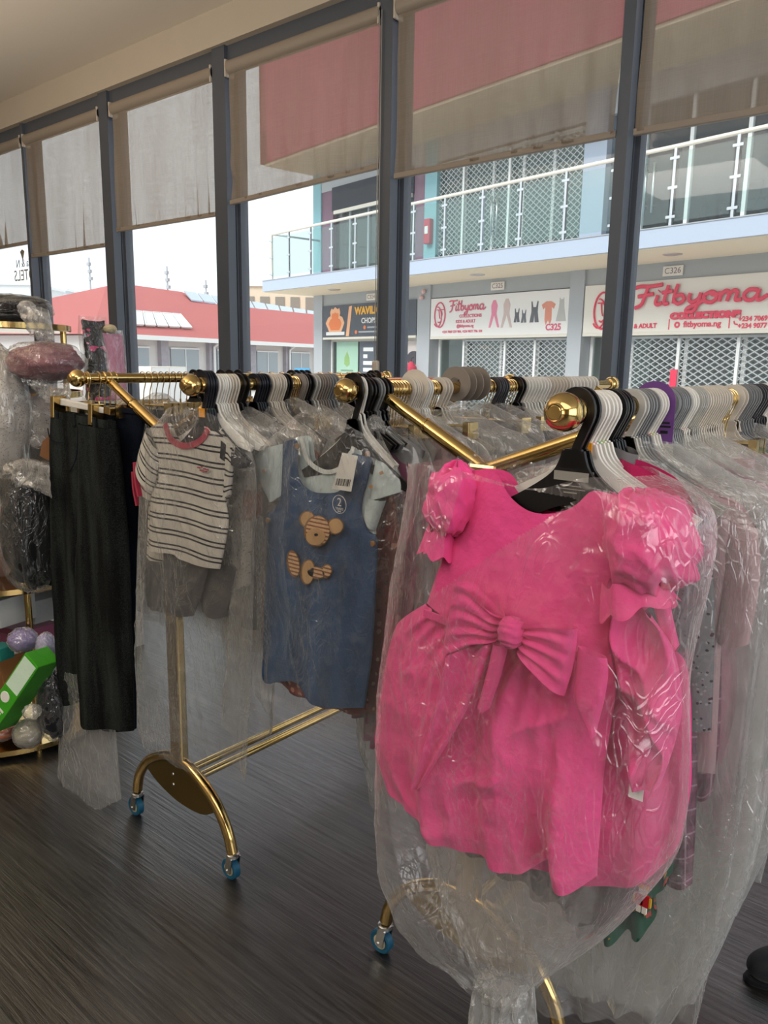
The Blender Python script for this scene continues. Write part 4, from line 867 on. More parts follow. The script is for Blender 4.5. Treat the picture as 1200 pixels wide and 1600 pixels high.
traced('dress', 'magenta dress with two upright straps on the second rail', 'dress', 'B', YR+.13, [
    ('bodice', fabric('#a44a7d'), [(588, 700), (620, 690), (640, 700)], [(590, 860), (640, 880), (668, 880)], [(588, 700), (585, 780), (590, 860)], [(640, 700), (662, 780), (668, 880)], dict(K)),
    ('strap', fabric('#a44a7d'), [(588, 694), (600, 690), (612, 692)], [(588, 740), (600, 742), (612, 745)], [(588, 694), (588, 715), (588, 740)], [(612, 692), (612, 715), (612, 745)], dict(K, nu=10, nv=10, thick=.005)),
    ('strap', fabric('#a44a7d'), [(618, 678), (624, 676), (632, 680)], [(622, 735), (630, 738), (638, 740)], [(618, 678), (620, 705), (622, 735)], [(632, 680), (635, 710), (638, 740)], dict(K, nu=10, nv=10, thick=.005)),
    ('skirt', fabric('#a44a7d'), [(590, 860), (640, 880), (668, 880)], [(570, 1150), (610, 1172), (640, 1170)], [(590, 860), (580, 1000), (570, 1150)], [(668, 880), (660, 1000), (640, 1170)], dict(K, fold=gathers(4, .010, 7)))])

mg, _ = cover('garment_bag', [(575, 672), (556, 730), (552, 900), (556, 1080), (560, 1165)], [(640, 668), (676, 725), (690, 880), (690, 1040), (672, 1180)], [(575, 672), (592, 660), (612, 660), (640, 668)], [(560, 1165), (600, 1180), (640, 1186), (672, 1180)],
      YR+.115, XB, 'clear cover tied at its top over the magenta strap dress', None, M['bag'], thick=.06, back=.05, nu=60, nv=100, seed=71, amp=.012)
q = xz([(598, 672)], YR+.07, (XB, 0, RZ))[0]; blob('tied_knot', (q[0], -.075, q[1]), (.024, .02, .03), M['bag_milky'], mg, 30, 22, lambda t, w: .3*(ridge(t*2, w*3, 3)-.5)+.12*np.sin(t*9))
# ------------------------------------------------------------------ striped tops on the third rail
M['stripe'] = cloth_pattern('breton_stripe', '#c9c3b8', 'stripes', ['#15171c'], bump=.2); M['stripe_body'] = cloth_pattern('breton_stripe_level', '#c9c3b8', 'stripes_level', ['#15171c'], bump=.2); M['red_rib'] = fabric('#a83248')
def striped(Y, label, dx=0, dz=0, logo=True):
    root = thing('striped_top', label, 'top', (XA+dx, Y, RZ+dz), group='navy striped tops')
    S = lambda pts: xz(crop(pts, 180, 620, 4.21), Y, (XA, 0, RZ))
    b = cloth('body', S([(225, 202), (290, 182), (350, 178), (385, 258), (440, 306), (505, 322), (570, 305), (625, 262), (655, 208), (720, 260), (775, 312)]), S([(218, 1012), (385, 1026), (440, 1062), (540, 1095), (620, 1115), (692, 1132)]),
              S([(225, 202), (268, 350), (282, 540), (236, 650), (225, 850), (218, 1012)]), S([(775, 312), (745, 480), (728, 660), (748, 800), (730, 950), (692, 1132)]), M['stripe_body'], root, 60, 70, thick=.014, back=.01,
              fold=lambda u, v, x, z: .005*(crinkle(x, z, 15, 7)-.4)+.007*np.clip(v-.3, 0, 1)*np.sin(u*9))
    cloth('sleeve', S([(225, 202), (262, 270), (292, 345)]), S([(178, 425), (200, 545), (262, 626)]), S([(225, 202), (192, 310), (168, 425)][::1]), S([(292, 345), (296, 470), (262, 626)]), M['stripe'], root, 24, 30, thick=.012, y=-.006, fold=wrinkles(.003, 3))
    cuffL = [(p[0], -.016, p[1]) for p in resample(S([(168, 428), (175, 540), (196, 650)]), 14)]
    MB().ribbon(cuffL, .008, .012).build('sleeve_trim', M['red_rib'], root)
    cloth('sleeve', S([(748, 300), (775, 312), (790, 360)]), S([(724, 655), (745, 662), (768, 640)]), S([(748, 300), (735, 480), (724, 655)]), S([(790, 360), (785, 500), (768, 640)]), M['stripe'], root, 16, 30, thick=.010, y=-.008, fold=wrinkles(.003, 6))
    ring = [(p[0], -.016, p[1]) for p in resample(S([(362, 176), (392, 262), (440, 305), (505, 320), (570, 303), (622, 262), (645, 205)]), 40)]
    MB().ribbon(ring, .0155, .005).build('collar', M['red_rib'], root)
    if logo:
        g = MB(); 
        for k, (dx_, w, dz_) in enumerate(((-.018, .010, .0), (-.006, .006, .003), (.004, .008, -.001), (.014, .010, -.002), (-.006, .016, -.006), (.010, .010, -.007))):
            c = S([(622, 466)])[0]; g.box(c[0]+dx_-w/2, c[0]+dx_+w/2, -.0205, -.0185, c[1]+dz_-.0016, c[1]+dz_+.0018)
        g.build('embroidered_emblem', M['red_rib'], root, smooth=False)
    return root
YS = HANG['A'][0].location.y
for h in HANG['A'][:4]: h.scale = (1.0, 1.1, 1.25)
striped(YS, 'cream top with navy stripe pairs and red collar, front of the third rail')
s2 = striped(YS+.05, 'striped top behind the red collared one, showing at its left edge', -.012, -.028, False)
for i, cc in enumerate(('orange', 'green')): size_clip(HANG['A'][i*2], cc)
traced('trousers', 'grey marl leggings hanging below the front striped top', 'trousers', 'A', YS+.02, [
    ('leg', fabric('#4b4848'), [(255, 855), (290, 862), (330, 875)], [(262, 952), (280, 962), (303, 962)], [(255, 855), (257, 910), (262, 952)], [(330, 875), (318, 920), (303, 962)], dict(K, thick=.012)),
    ('leg', fabric('#4b4848'), [(300, 868), (335, 880), (360, 890)], [(306, 955), (325, 968), (345, 966)], [(300, 868), (303, 915), (306, 955)], [(360, 890), (352, 930), (345, 966)], dict(K, thick=.010, y=.02))])
M['printed_white'] = cloth_pattern('white_pictorial_print', '#cdc6bd', 'dots', ['#6d6470', '#a8929a'], scale=.45)
traced('top', 'white printed pyjama top in crumpled film beside the striped one', 'top', 'A', YS+.10, [
    ('body', M['printed_white'], [(330, 660), (352, 668), (380, 690)], [(352, 862), (372, 872), (380, 868)], [(330, 660), (340, 760), (352, 862)], [(380, 690), (385, 780), (380, 868)], dict(K)),
    ('sleeve', M['printed_white'], [(368, 672), (390, 690), (402, 740)], [(372, 800), (384, 800), (396, 792)], [(368, 672), (368, 740), (372, 800)], [(402, 740), (402, 765), (396, 792)], dict(K, nu=16, nv=24, thick=.012))])
traced('top', 'white picture printed top with red trim, in film beside the pale mint sleeve', 'top', 'A', YS+.075, [
    ('body', M['printed_white'], [(352, 672), (378, 690), (396, 720)], [(362, 905), (378, 918), (392, 910)], [(352, 672), (356, 780), (362, 905)], [(396, 720), (394, 810), (392, 910)], dict(K)),
    ('sleeve_cuff', M['rust'], [(384, 770), (396, 764), (408, 770)], [(380, 806), (394, 812), (406, 806)], [(384, 770), (380, 788), (380, 806)], [(408, 770), (410, 788), (406, 806)], dict(K, nu=14, nv=12))])
cover('garment_bag', [(352, 650), (344, 720), (352, 850), (356, 980), (362, 1100)], [(420, 668), (440, 740), (432, 900), (426, 1040), (420, 1150)], [(352, 650), (372, 642), (396, 648), (420, 668)], [(362, 1100), (380, 1130), (400, 1150), (420, 1150)],
      YS+.085, XA, 'crumpled milky cover over the white printed tops beside the denim romper', None, M['bag'], thick=.05, back=.05, nu=50, nv=110, seed=77, amp=.014)
traced('trousers', 'pale beige trouser legs hanging beside black ones on the third rail', 'trousers', 'A', YS+.14, [
    ('leg', fabric('#b5a793'), [(392, 790), (402, 795), (412, 800)], [(395, 938), (403, 942), (412, 940)], [(392, 790), (393, 860), (395, 938)], [(412, 800), (414, 870), (412, 940)], dict(K, nu=14, thick=.01))])
traced('trousers', 'black trouser legs hanging beside pale beige ones on the third rail', 'trousers', 'A', YS+.12, [
    ('leg', fabric('#131214'), [(375, 800), (390, 810), (402, 815)], [(374, 976), (390, 982), (404, 984)], [(375, 800), (384, 880), (374, 976)], [(402, 815), (406, 890), (404, 984)], dict(K, nu=14, thick=.01))])
traced('jacket', 'grey collared jacket with pink flower peeking above the covers', 'jacket', 'A', YS+.33, [
    ('collar', fabric('#5d585a'), [(372, 628), (392, 632), (428, 642)], [(398, 656), (410, 662), (424, 664)], [(372, 628), (385, 642), (398, 656)], [(428, 642), (427, 655), (424, 664)], dict(K, nu=16, nv=12, thick=.03)),
    ('body', fabric('#5d585a'), [(380, 650), (410, 660), (450, 670)], [(392, 850), (415, 860), (450, 860)], [(380, 650), (385, 750), (392, 850)], [(450, 670), (452, 760), (450, 860)], dict(K, nu=16, nv=20))])
cover('garment_bag', [(262, 648), (222, 690), (216, 800), (214, 900), (212, 1010), (214, 1130), (222, 1160)], [(380, 668), (400, 740), (398, 850), (396, 960), (392, 1080), (386, 1180), (384, 1222)], [(262, 648), (295, 634), (318, 634), (350, 645), (380, 668)], [(222, 1160), (270, 1172), (330, 1200), (384, 1222)],
      YS, XA, 'long clear plastic cover over the navy striped tops', None, M['bag_front'], thick=.05, back=.05, nu=80, nv=130, seed=41, amp=.010)

# ------------------------------------------------------------------ jeans on the fourth rail
M['jean'] = denim_mat('faded_black_denim', '#0b0d0e', .5, fade='#353a38', stretch=(8, 3, .9), lo=.62); M['jean_navy'] = denim_mat('dark_navy_denim', '#0d111c', .5, fade='#1e2636')
YJ = HANG['D'][0].location.y
JC = lambda pts: xz(pts, YJ, (XD, 0, RZ))
je = thing('jeans', 'long faded black jeans clipped to a white bar hanger', 'jeans', (XD, YJ, RZ))
cloth('waistband', JC([(83, 640), (130, 648), (182, 658)]), JC([(83, 652), (130, 661), (183, 671)]), JC([(83, 640), (83, 646), (83, 652)]), JC([(182, 658), (183, 664), (183, 671)]), M['jean'], je, 30, 8, thick=.020, y=-.003)
jf = lambda u, v, x, z: .011*np.sin(u*8+.8*np.sin(v*5))*(.3+v*.6)+.006*(crinkle(x, z, 3, 6)-.4)
cloth('trouser_leg', JC([(83, 650), (110, 655), (140, 662)]), JC([(108, 1094), (120, 1098), (132, 1094)]), JC([(83, 650), (81, 720), (86, 880), (95, 1030), (108, 1094)]), JC([(140, 662), (140, 800), (134, 950), (132, 1094)]), M['jean'], je, 30, 90, thick=.03, fold=jf)
cloth('trouser_leg', JC([(132, 660), (160, 665), (184, 670)]), JC([(130, 1110), (150, 1130), (185, 1134), (213, 1140)]), JC([(132, 660), (130, 800), (124, 960), (130, 1110)]), JC([(184, 670), (196, 760), (207, 900), (213, 1140)]), M['jean'], je, 40, 90, thick=.036, y=-.008, fold=jf)
for pts in ([(92, 668), (96, 684), (108, 690), (120, 688)], [(148, 690), (158, 702), (172, 704), (182, 700)]):
    MB().tube([(p[0], -.037, p[1]) for p in resample(JC(pts), 14)], .0016, 6).build('pocket_seam', M['jean_navy'], je)
MB().tube([(p[0], -.034, p[1]) for p in resample(JC([(138, 664), (137, 700), (132, 722), (124, 736)]), 14)], .0016, 6).build('fly_seam', M['jean_navy'], je)
for px_ in (100, 128, 160):
    a, b = JC([(px_, 638+(px_-83)*.18), (px_+.5, 656+(px_-83)*.18)]); MB().box(a[0]-.006, a[0]+.006, -.030, -.024, b[1], a[1]).build('belt_loop', M['jean'], je, smooth=False)
pt = JC([(82, 676), (66, 690), (62, 712), (80, 722)]); MB().plate([tuple(p) for p in pt], .0, .003).build('leather_patch', fabric('#7a5230'), je, smooth=False)
hd = HANG['D'][0]; COL.objects.unlink(hd); HANG['D'].pop(0)
bh = thing('clip_hanger', 'white bar trouser hanger with gold clips holding the faded black jeans', 'hanger', (XD, YJ, RZ))
MB().tube(hook_path(.0195, .080), .002, 8).build('hook', M['wire'], bh)
q = JC([(97, 622), (176, 640), (175, 648), (97, 633)])
MB().plate([tuple(p) for p in q], -.008, .008).build('bar', M['white_plastic'], bh, smooth=False, bevel=.003)
for x0, x1, y0, y1 in ((93, 98, 618, 652), (152, 158, 630, 664)):
    q = JC([(x0, y0), (x1, y0+1), (x1, y1+1), (x0, y1)]); MB().plate([tuple(p) for p in q], -.032, .012).build('clip', M['gold'], bh, smooth=False, bevel=.003)
q = JC([(166, 634), (176, 637), (176, 649), (166, 646)]); MB().plate([tuple(p) for p in q], -.010, .010).build('bar_end', M['gold'], bh, smooth=False, bevel=.002)
traced('jeans', 'dark navy jeans half hidden behind the faded black pair', 'jeans', 'D', YJ+.07, [
    ('leg', M['jean_navy'], [(150, 640), (195, 640), (232, 644)], [(160, 1128), (190, 1140), (214, 1138)], [(150, 640), (150, 880), (160, 1128)], [(232, 644), (222, 700), (214, 900), (214, 1138)], dict(K, nu=30, nv=60, thick=.03, fold=jf)),
    ('waistband', M['jean_navy'], [(152, 628), (195, 634), (234, 640)], [(150, 642), (195, 642), (232, 648)], [(152, 628), (151, 635), (150, 642)], [(234, 640), (233, 644), (232, 648)], dict(K, nu=20, nv=6, thick=.032, y=-.006))])
cover('garment_bag', [(98, 1040), (96, 1130), (93, 1220), (100, 1272)], [(172, 1050), (180, 1130), (186, 1200), (190, 1248)], [(98, 1040), (130, 1046), (172, 1050)], [(100, 1272), (118, 1278), (150, 1268), (190, 1248)],
      YJ+.01, XD, 'empty lower end of a clear cover below the faded black jeans', None, M['bag'], thick=.045, back=.03, nu=50, nv=60, seed=51, amp=.012)

# ------------------------------------------------------------------ the rest of the stock on the four rails
def hide(o):
    for c in list(o.children):
        for g in list(c.children): COL.objects.unlink(g)
        COL.objects.unlink(c)
    COL.objects.unlink(o)
def top_proto(seed, hw=.15, ln=.42, slv=.16):
    r = thing('top', None, None)
    cloth('body', [(-hw, -.135), (-.06, -.10), (-.035, -.098), (0, -.125), (.035, -.098), (.06, -.10), (hw, -.135)], [(-hw*1.05, -.10-ln), (0, -.112-ln), (hw*1.05, -.10-ln)], [(-hw, -.135), (-hw*.97, -.3), (-hw*1.05, -.10-ln)], [(hw, -.135), (hw*.97, -.3), (hw*1.05, -.10-ln)],
          M['sticker'], r, 26, 30, thick=.012, fold=gathers(3, .006, seed))
    for s in (-1, 1):
        cloth('sleeve', [(s*(hw-.03), -.125), (s*hw, -.135), (s*(hw+.03), -.17)], [(s*(hw-.015), -.145-slv), (s*(hw+.01), -.15-slv), (s*(hw+.035), -.14-slv)], [(s*(hw-.03), -.125), (s*(hw-.02), -.2), (s*(hw-.015), -.145-slv)], [(s*(hw+.03), -.17), (s*(hw+.04), -.24), (s*(hw+.035), -.14-slv)], M['sticker'], r, 12, 18, thick=.010, fold=wrinkles(.003, seed))
    return r
def dress_proto(seed, hw=.125, ln=.58, flare=.22):
    r = thing('dress', None, None)
    cloth('bodice', [(-hw, -.13), (-.06, -.10), (0, -.13), (.06, -.10), (hw, -.13)], [(-hw, -.33), (0, -.335), (hw, -.33)], [(-hw, -.13), (-hw*.85, -.2), (-hw, -.33)], [(hw, -.13), (hw*.85, -.2), (hw, -.33)], M['sticker'], r, 24, 18, thick=.014, fold=wrinkles(.003, seed))
    cloth('skirt', [(-hw, -.33), (0, -.335), (hw, -.33)], [(-flare, -.10-ln), (-.1, -.12-ln), (.1, -.115-ln), (flare, -.10-ln)], [(-hw, -.33), (-flare*.85, -.45), (-flare, -.10-ln)], [(hw, -.33), (flare*.85, -.45), (flare, -.10-ln)], M['sticker'], r, 44, 30, thick=.016, fold=gathers(6, .012, seed))
    return r
def legs_proto(seed, hw=.10, ln=.62):
    r = thing('trousers', None, None)
    cloth('waistband', [(-hw, -.10), (0, -.105), (hw, -.10)], [(-hw, -.13), (0, -.135), (hw, -.13)], [(-hw, -.10), (-hw, -.13)], [(hw, -.10), (hw, -.13)], M['sticker'], r, 16, 4, thick=.012)
    for s in (-1, 1):
        a, b = sorted((s*hw, s*.005))
        cloth('leg', [(a, -.13), ((a+b)/2, -.132), (b, -.13)], [(a*1.02, -.10-ln), ((a+b)/2, -.105-ln), (b, -.10-ln)], [(a, -.13), (a*1.06, -.35), (a*1.02, -.10-ln)], [(b, -.13), (b, -.35), (b, -.10-ln)], M['sticker'], r, 14, 30, thick=.012, fold=gathers(2, .005, seed))
    return r
PG = {'top': [top_proto(1), top_proto(2, .16, .46, .2), top_proto(3, .14, .38, .12)], 'dress': [dress_proto(4), dress_proto(5, .12, .66, .2), dress_proto(6, .13, .52, .24)], 'trousers': [legs_proto(7), legs_proto(8, .11, .7)]}
def bag_proto(seed, hw=.215, ln=1.0, bw=.20, knot=False, th=.034, m=None, amp=.011):
    r = thing('garment_bag', None, None)
    bot = -ln
    l = [(-.045, -.062), (-hw*.6, -.105), (-hw, -.155), (-hw*1.02, -.35), (-hw*.98, -.6*ln-.1), (-bw, bot)]; rr = [(-x, z+(.01*math.sin(seed+i)) if i > 2 else z) for i, (x, z) in enumerate(l)]
    def fold(u, v, x, z): return amp*(2*crinkle(x, z*.7, seed, 11)-1)+amp*1.8*(vnoise(x*5, z*3, seed+7)-.5)+.022*np.clip((v-.12)/.5, 0, 1)*(2*ridge(u*3.4+.5*vnoise(v*2, u*3, seed+2), v*1.1+seed, seed+4)**2-.7)+(.010*np.clip((v-.3)/.5, 0, 1))*np.sin(u*23+6*vnoise(u*3, v*2, seed))
    cloth('film', [(-.045, -.062), (0, -.056), (.045, -.062)], [(-bw, bot), (-bw*.4, bot-.03), (bw*.3, bot-.01), (bw, bot-.02)], l, rr, m or M['bag'], r, 44, 84, thick=lambda u, v: th*np.clip(v/.06, .2, 1)*(1-.55*v if knot else 1), fold=fold, sq=2.5)
    if knot:
        blob('knot', (0, 0, bot-.02), (bw*.8, .03, .03), M['bag_milky'], r, 30, 20, lambda t, p: .25*(ridge(t*2, p*3, seed)-.5))
        cloth('knotted_tail', [(-bw*.6, bot-.03), (0, bot-.025), (bw*.6, bot-.03)], [(-bw*1.3, bot-.12), (0, bot-.13), (bw*1.4, bot-.11)], [(-bw*.6, bot-.03), (-bw*1.3, bot-.12)], [(bw*.6, bot-.03), (bw*1.4, bot-.11)], M['bag_milky'], r, 30, 14, thick=.012, fold=wrinkles(.008, seed, 25))
    return r
BAGS = {'open': [bag_proto(11, .22, .95, .19), bag_proto(12, .235, 1.02, .16, m=M['bag_milky']), bag_proto(13, .21, .86, .175)], 'long': [bag_proto(14, .235, 1.10, .13, amp=.014), bag_proto(15, .22, 1.16, .10, amp=.014, m=M['bag_milky'])], 'knot': [bag_proto(16, .20, .82, .045, True), bag_proto(17, .19, .72, .04, True)]}
NB = {k: 0 for k in 'ABCD'}; NGm = {k: 0 for k in 'ABCD'}
COLW = {'#d9d4cc': 'off-white', '#b98a95': 'dusty pink', '#c9a9ad': 'pale rose', '#8f8f92': 'grey', '#2e3038': 'charcoal', '#1c2133': 'navy', '#d8cdb8': 'cream', '#7f2f52': 'plum', '#b04a72': 'raspberry', '#5f7d6e': 'sage green', '#8fa3b8': 'pale blue', '#a8372f': 'brick red', '#6b4a3a': 'brown'}
def stock(rail, idx, kind, var, color, dz=0.0):
    X, rn = RAILS[rail]; h = HANG[rail][idx]; g = dup(PG[kind][var], (X+R.uniform(-.008, .008), h.location.y+.004, RZ+dz), R.uniform(-.09, .09)); NGm[rail] += 1
    for c in g.children:
        c.material_slots[0].link = 'OBJECT'; c.material_slots[0].material = fabric(color)
    tag(g, '%s %s hanging %s among the covered garments on the %s' % (COLW[color], 'pair of trousers' if kind == 'trousers' else kind, ORD[NGm[rail]-1], rn), kind, 'covered garments on the '+rn)
def wrap(rail, y, kind, var, rz=None, dx=0, dz=0, sc=(1, 1, 1)):
    X, rn = RAILS[rail]; b = dup(BAGS[kind][var], (X+dx, y, RZ+dz), R.uniform(-.10, .10) if rz is None else rz); b.scale = sc; NB[rail] += 1
    how = {'open': 'open ended', 'long': 'long trailing', 'knot': 'short knotted'}[kind]
    tag(b, '%s clear plastic cover, %s of the covers along the %s' % (how, ORD[NB[rail]-1], rn), 'garment cover', 'plastic covers on the '+rn)
cols = list(COLW)
def fill(rail, start, step, pal):
    n = len(HANG[rail])
    for k, i in enumerate(range(start, n, step)):
        c = pal[k % len(pal)]; kd = ('top', 'dress', 'top', 'trousers', 'dress')[(k*3+ord(rail)) % 5]
        stock(rail, i, kd, (k+1) % len(PG[kd]), c)
M_ = None
fill('C', 14, 3, ['#c9a9ad', '#b98a95', '#8f8f92', '#c9a9ad', '#5f7d6e', '#b98a95', '#d9d4cc', '#c9a9ad'])
fill('B', 9, 3, ['#8f8f92', '#d9d4cc', '#c9a9ad', '#1c2133', '#b98a95', '#d8cdb8', '#8fa3b8', '#d9d4cc'])
fill('A', 17, 3, ['#d8cdb8', '#c9a9ad', '#2e3038', '#d9d4cc', '#8f8f92', '#b98a95', '#1c2133'])
fill('D', 6, 3, ['#2e3038', '#8f8f92', '#1c2133', '#d9d4cc'])
def wraps(rail, ys, kinds, sz=1.0):
    for i, y in enumerate(ys): k, v = kinds[i % len(kinds)]; wrap(rail, y, k, v, dx=R.uniform(-.02, .02), dz=R.uniform(-.02, .01), sc=(1, 1, 1 if k == 'long' else sz))
for h_ in HANG['C'][22:]: h_.data = SLIM[h_['look']]
wraps('C', [YP1+.145, YP1+.19, YP1+.235, YP1+.28, YP1+.33, YP1+.38, YP1+.43, YP1+.48, YP1+.54, YP1+.60, YP1+.66, YP1+.73, YP1+.84, YP1+.97, YP1+1.1], [('open', 0), ('open', 2), ('long', 0), ('open', 1), ('long', 1), ('open', 0), ('knot', 0), ('open', 2), ('open', 1)])
wraps('B', [YR+.16, YR+.22, YR+.30, YR+.38, YR+.47, YR+.57, YR+.68, YR+.80, YR+.95, YR+1.12], [('open', 2), ('long', 0), ('knot', 1), ('open', 0), ('open', 2), ('knot', 0)], .76)
wraps('A', [YS+.13, YS+.20, YS+.28, YS+.37, YS+.48, YS+.62, YS+.8, YS+1.0], [('open', 0), ('knot', 0), ('open', 2), ('knot', 1)], .72)
wraps('D', [YJ+.14, YJ+.26, YJ+.45, YJ+.75], [('open', 0), ('knot', 0)], .8)
for o in COL.objects:
    if o.name.startswith('garment_bag') and o.get('label', '').startswith(('open ended clear plastic cover, first of the covers along the nearest', 'open ended clear plastic cover, second of the covers along the nearest')):
        for c in o.children: c.material_slots[0].link = 'OBJECT'; c.material_slots[0].material = M['bag_front']
for L in list(PG.values())+list(BAGS.values()):
    for o in L: hide(o)

# ------------------------------------------------------------------ round brass display stand with bundled stock
SX, SY = -3.10, 1.34
sd_ = thing('display_stand', 'round brass tiered display stand loaded with bagged stock', 'display stand', (SX, SY, 0))
for z, r_ in ((.03, .37), (.655, .37), (1.36, .33), (1.61, .30)):
    MB().lathe([(.001, z-.012), (r_, z-.012), (r_+.004, z-.008), (r_+.004, z+.012), (r_-.004, z+.012), (r_-.004, z), (.001, z)], (0, 0, 0), 'z', 56).build('tray', M['gold'], sd_)
for a in (-.22, 1.7, 3.6, 5.0):
    MB().tube([(.335*math.cos(a) if a != -.22 else .345*math.cos(a), .335*math.sin(a), .0), (.335*math.cos(a) if a != -.22 else .345*math.cos(a), .335*math.sin(a), 1.36 if a == -.22 else 1.6)], .0125, 14).build('upright', M['gold'], sd_)
def bundle(label, px, py, rx, rz, ry, color, Y=SY, seed=1, knot=None, haze='bag', cat='bundle', name='bundle', power=1.0, rot=None, trail=None):
    p = at_y(px, py, Y); o = thing(name, label, cat, tuple(p), group=None)
    blob('contents', (0, 0, 0), (rx*.93, ry*.93, rz*.93), color if not isinstance(color, str) else fabric(color), o, 44, 32, lambda t, q: .16*(vnoise(t*2.2, q*3, seed)-.5)+.10*(ridge(t*1.6, q*2.2, seed+3)-.5), power=power, rot=rot)
    blob('wrapping', (0, 0, 0), (rx, ry, rz), M[haze], o, 60, 40, lambda t, q: .14*(ridge(t*3, q*4, seed+5)-.4)+.08*(vnoise(t*5, q*6, seed)-.5), power=power, rot=rot)
    if knot:
        q = at_y(knot[0], knot[1], Y-.05)-p; blob('knot', tuple(q), (.028, .028, .024), M['bag_milky'], o, 26, 18, lambda t, w: .3*(ridge(t*2, w*3, seed)-.5))
    if trail:
        S = lambda pts: [(at_y(x, y, Y-.05)[0]-p[0], at_y(x, y, Y-.05)[2]-p[2]) for x, y in pts]
        cloth('loose_film', S(trail[0]), S(trail[1]), S([trail[0][0], trail[1][0]]), S([trail[0][-1], trail[1][-1]]), M['bag_milky'], o, 26, 22, thick=.02, y=-.05, fold=wrinkles(.02, seed, 20))
    return o
bundle('black bag wrapped in clear film on the top tier of the brass stand', 8, 482, .17, .048, .14, '#0e0f10', seed=3, haze='bag_dark', knot=(42, 482), trail=([(40, 478), (58, 480), (74, 488)], [(50, 520), (66, 532), (82, 532)]), power=.8)
bundle('mauve pouch bundled in glossy film on the upper tier of the stand', 70, 566, .150, .068, .12, '#8d5a62', seed=5, haze='bag_dark', knot=(62, 600), trail=([(55, 596), (75, 600), (105, 598)], [(66, 622), (90, 630), (108, 618)]), power=.85)
bundle('bundle of grey and rose clothes in clear film under the mauve pouch', 48, 665, .125, .15, .13, M['printed_white'], Y=SY+.02, seed=9, knot=(60, 690))
bundle('silvery plastic packet with pink cloth beside the grey and rose bundle', 2, 655, .11, .25, .10, M['printed_white'], Y=SY-.10, seed=12, haze='bag_milky')
bundle('black garment in a clear bag standing on the middle tier', 48, 822, .095, .215, .09, '#101112', Y=SY-.13, seed=15, haze='bag_dark', power=.65, trail=([(4, 742), (40, 720), (76, 730)], [(10, 768), (44, 760), (78, 780)]))
bundle('pink and tan packet standing beside the black bag on the middle tier', -6, 846, .07, .15, .08, '#a87468', Y=SY-.05, seed=17, power=.6)
def carton(name, label, px, py, Y, size, m, rot=(0, 0, 0), cat='box', extra=None):
    p = at_y(px, py, Y); o = thing(name, label, cat, tuple(p)); o.rotation_euler = rot; w, d, h = [s/2 for s in size]
    MB().box(-w, w, -d, d, -h, h).build('carton', m, o, smooth=False, bevel=.003)
    MB().box(-w*.9, w*.9, -d-.001, -d, h*.2, h*.24).build('flap_crease', M['sticker'], o, smooth=False)
    return o
carton('box', 'white box under the middle tray of the stand, beside the front upright', 6, 947, SY-.06, (.17, .16, .11), fabric('#d5d3d0', .6), (0, 0, .2))
carton('box', 'second white box behind the front upright of the stand', 62, 943, SY+.10, (.15, .14, .10), fabric('#cfcfce', .6), (0, .12, .1))
carton('box', 'rose folded packet lying below the white boxes', 36, 985, SY+.05, (.26, .16, .07), fabric('#a8607e', .6), (0, -.05, .1))
bundle('lilac toy in clear wrap below the white boxes', 36, 1000, .055, .045, .05, '#8d7fb4', Y=SY-.12, seed=21)
bundle('lilac and white bottle shaped packet beside the green box', 72, 1012, .034, .055, .034, '#a9a3c8', Y=SY-.10, seed=22, name='packet', cat='packet')
carton('box', 'small teal box at the edge of the stand', 2, 1018, SY-.14, (.07, .06, .05), fabric('#2a8a7f', .6), (0, 0, .2))
carton('box', 'brown cardboard box behind the green carton', 8, 1052, SY-.02, (.22, .14, .13), fabric('#9a6a3f', .8), (0, -.35, .1))
p = at_y(32, 1078, SY-.22)
gb = thing('box', 'bright green carton leaning on the bottom tray', 'box', tuple(p)); gb.rotation_euler = (math.radians(-8), math.radians(36), .25)
MB().box(-.036, .036, -.05, .05, -.165, .165).build('carton', fabric('#3f9e1e', .5), gb, smooth=False, bevel=.003)
MB().box(-.030, .030, -.0512, -.05, .02, .155).build('pale_panel', fabric('#cfe6cf', .5), gb, smooth=False)
MB().lathe([(.0005, -.052), (.019, -.052), (.020, -.050)], (-.006, 0, -.02), 'y', 24).build('round_emblem', M['white_plastic'], gb)
for k in range(3): MB().box(-.022, .022-.005*k, -.0512, -.05, -.075-.014*k, -.067-.014*k).build('printed_line', M['white_plastic'], gb, smooth=False)
bundle('dark bundle in clear film on the bottom tray next to the jeans', 86, 1100, .055, .13, .06, '#191a1e', Y=SY-.12, seed=25, haze='bag_dark', power=.8)
bundle('cream knotted packet on the bottom tray', 44, 1146, .05, .05, .05, '#a29a86', Y=SY-.20, seed=27, knot=(50, 1112))
bundle('orange packet at the rim of the bottom tray', 4, 1140, .045, .04, .05, '#c4621f', Y=SY-.22, seed=28)
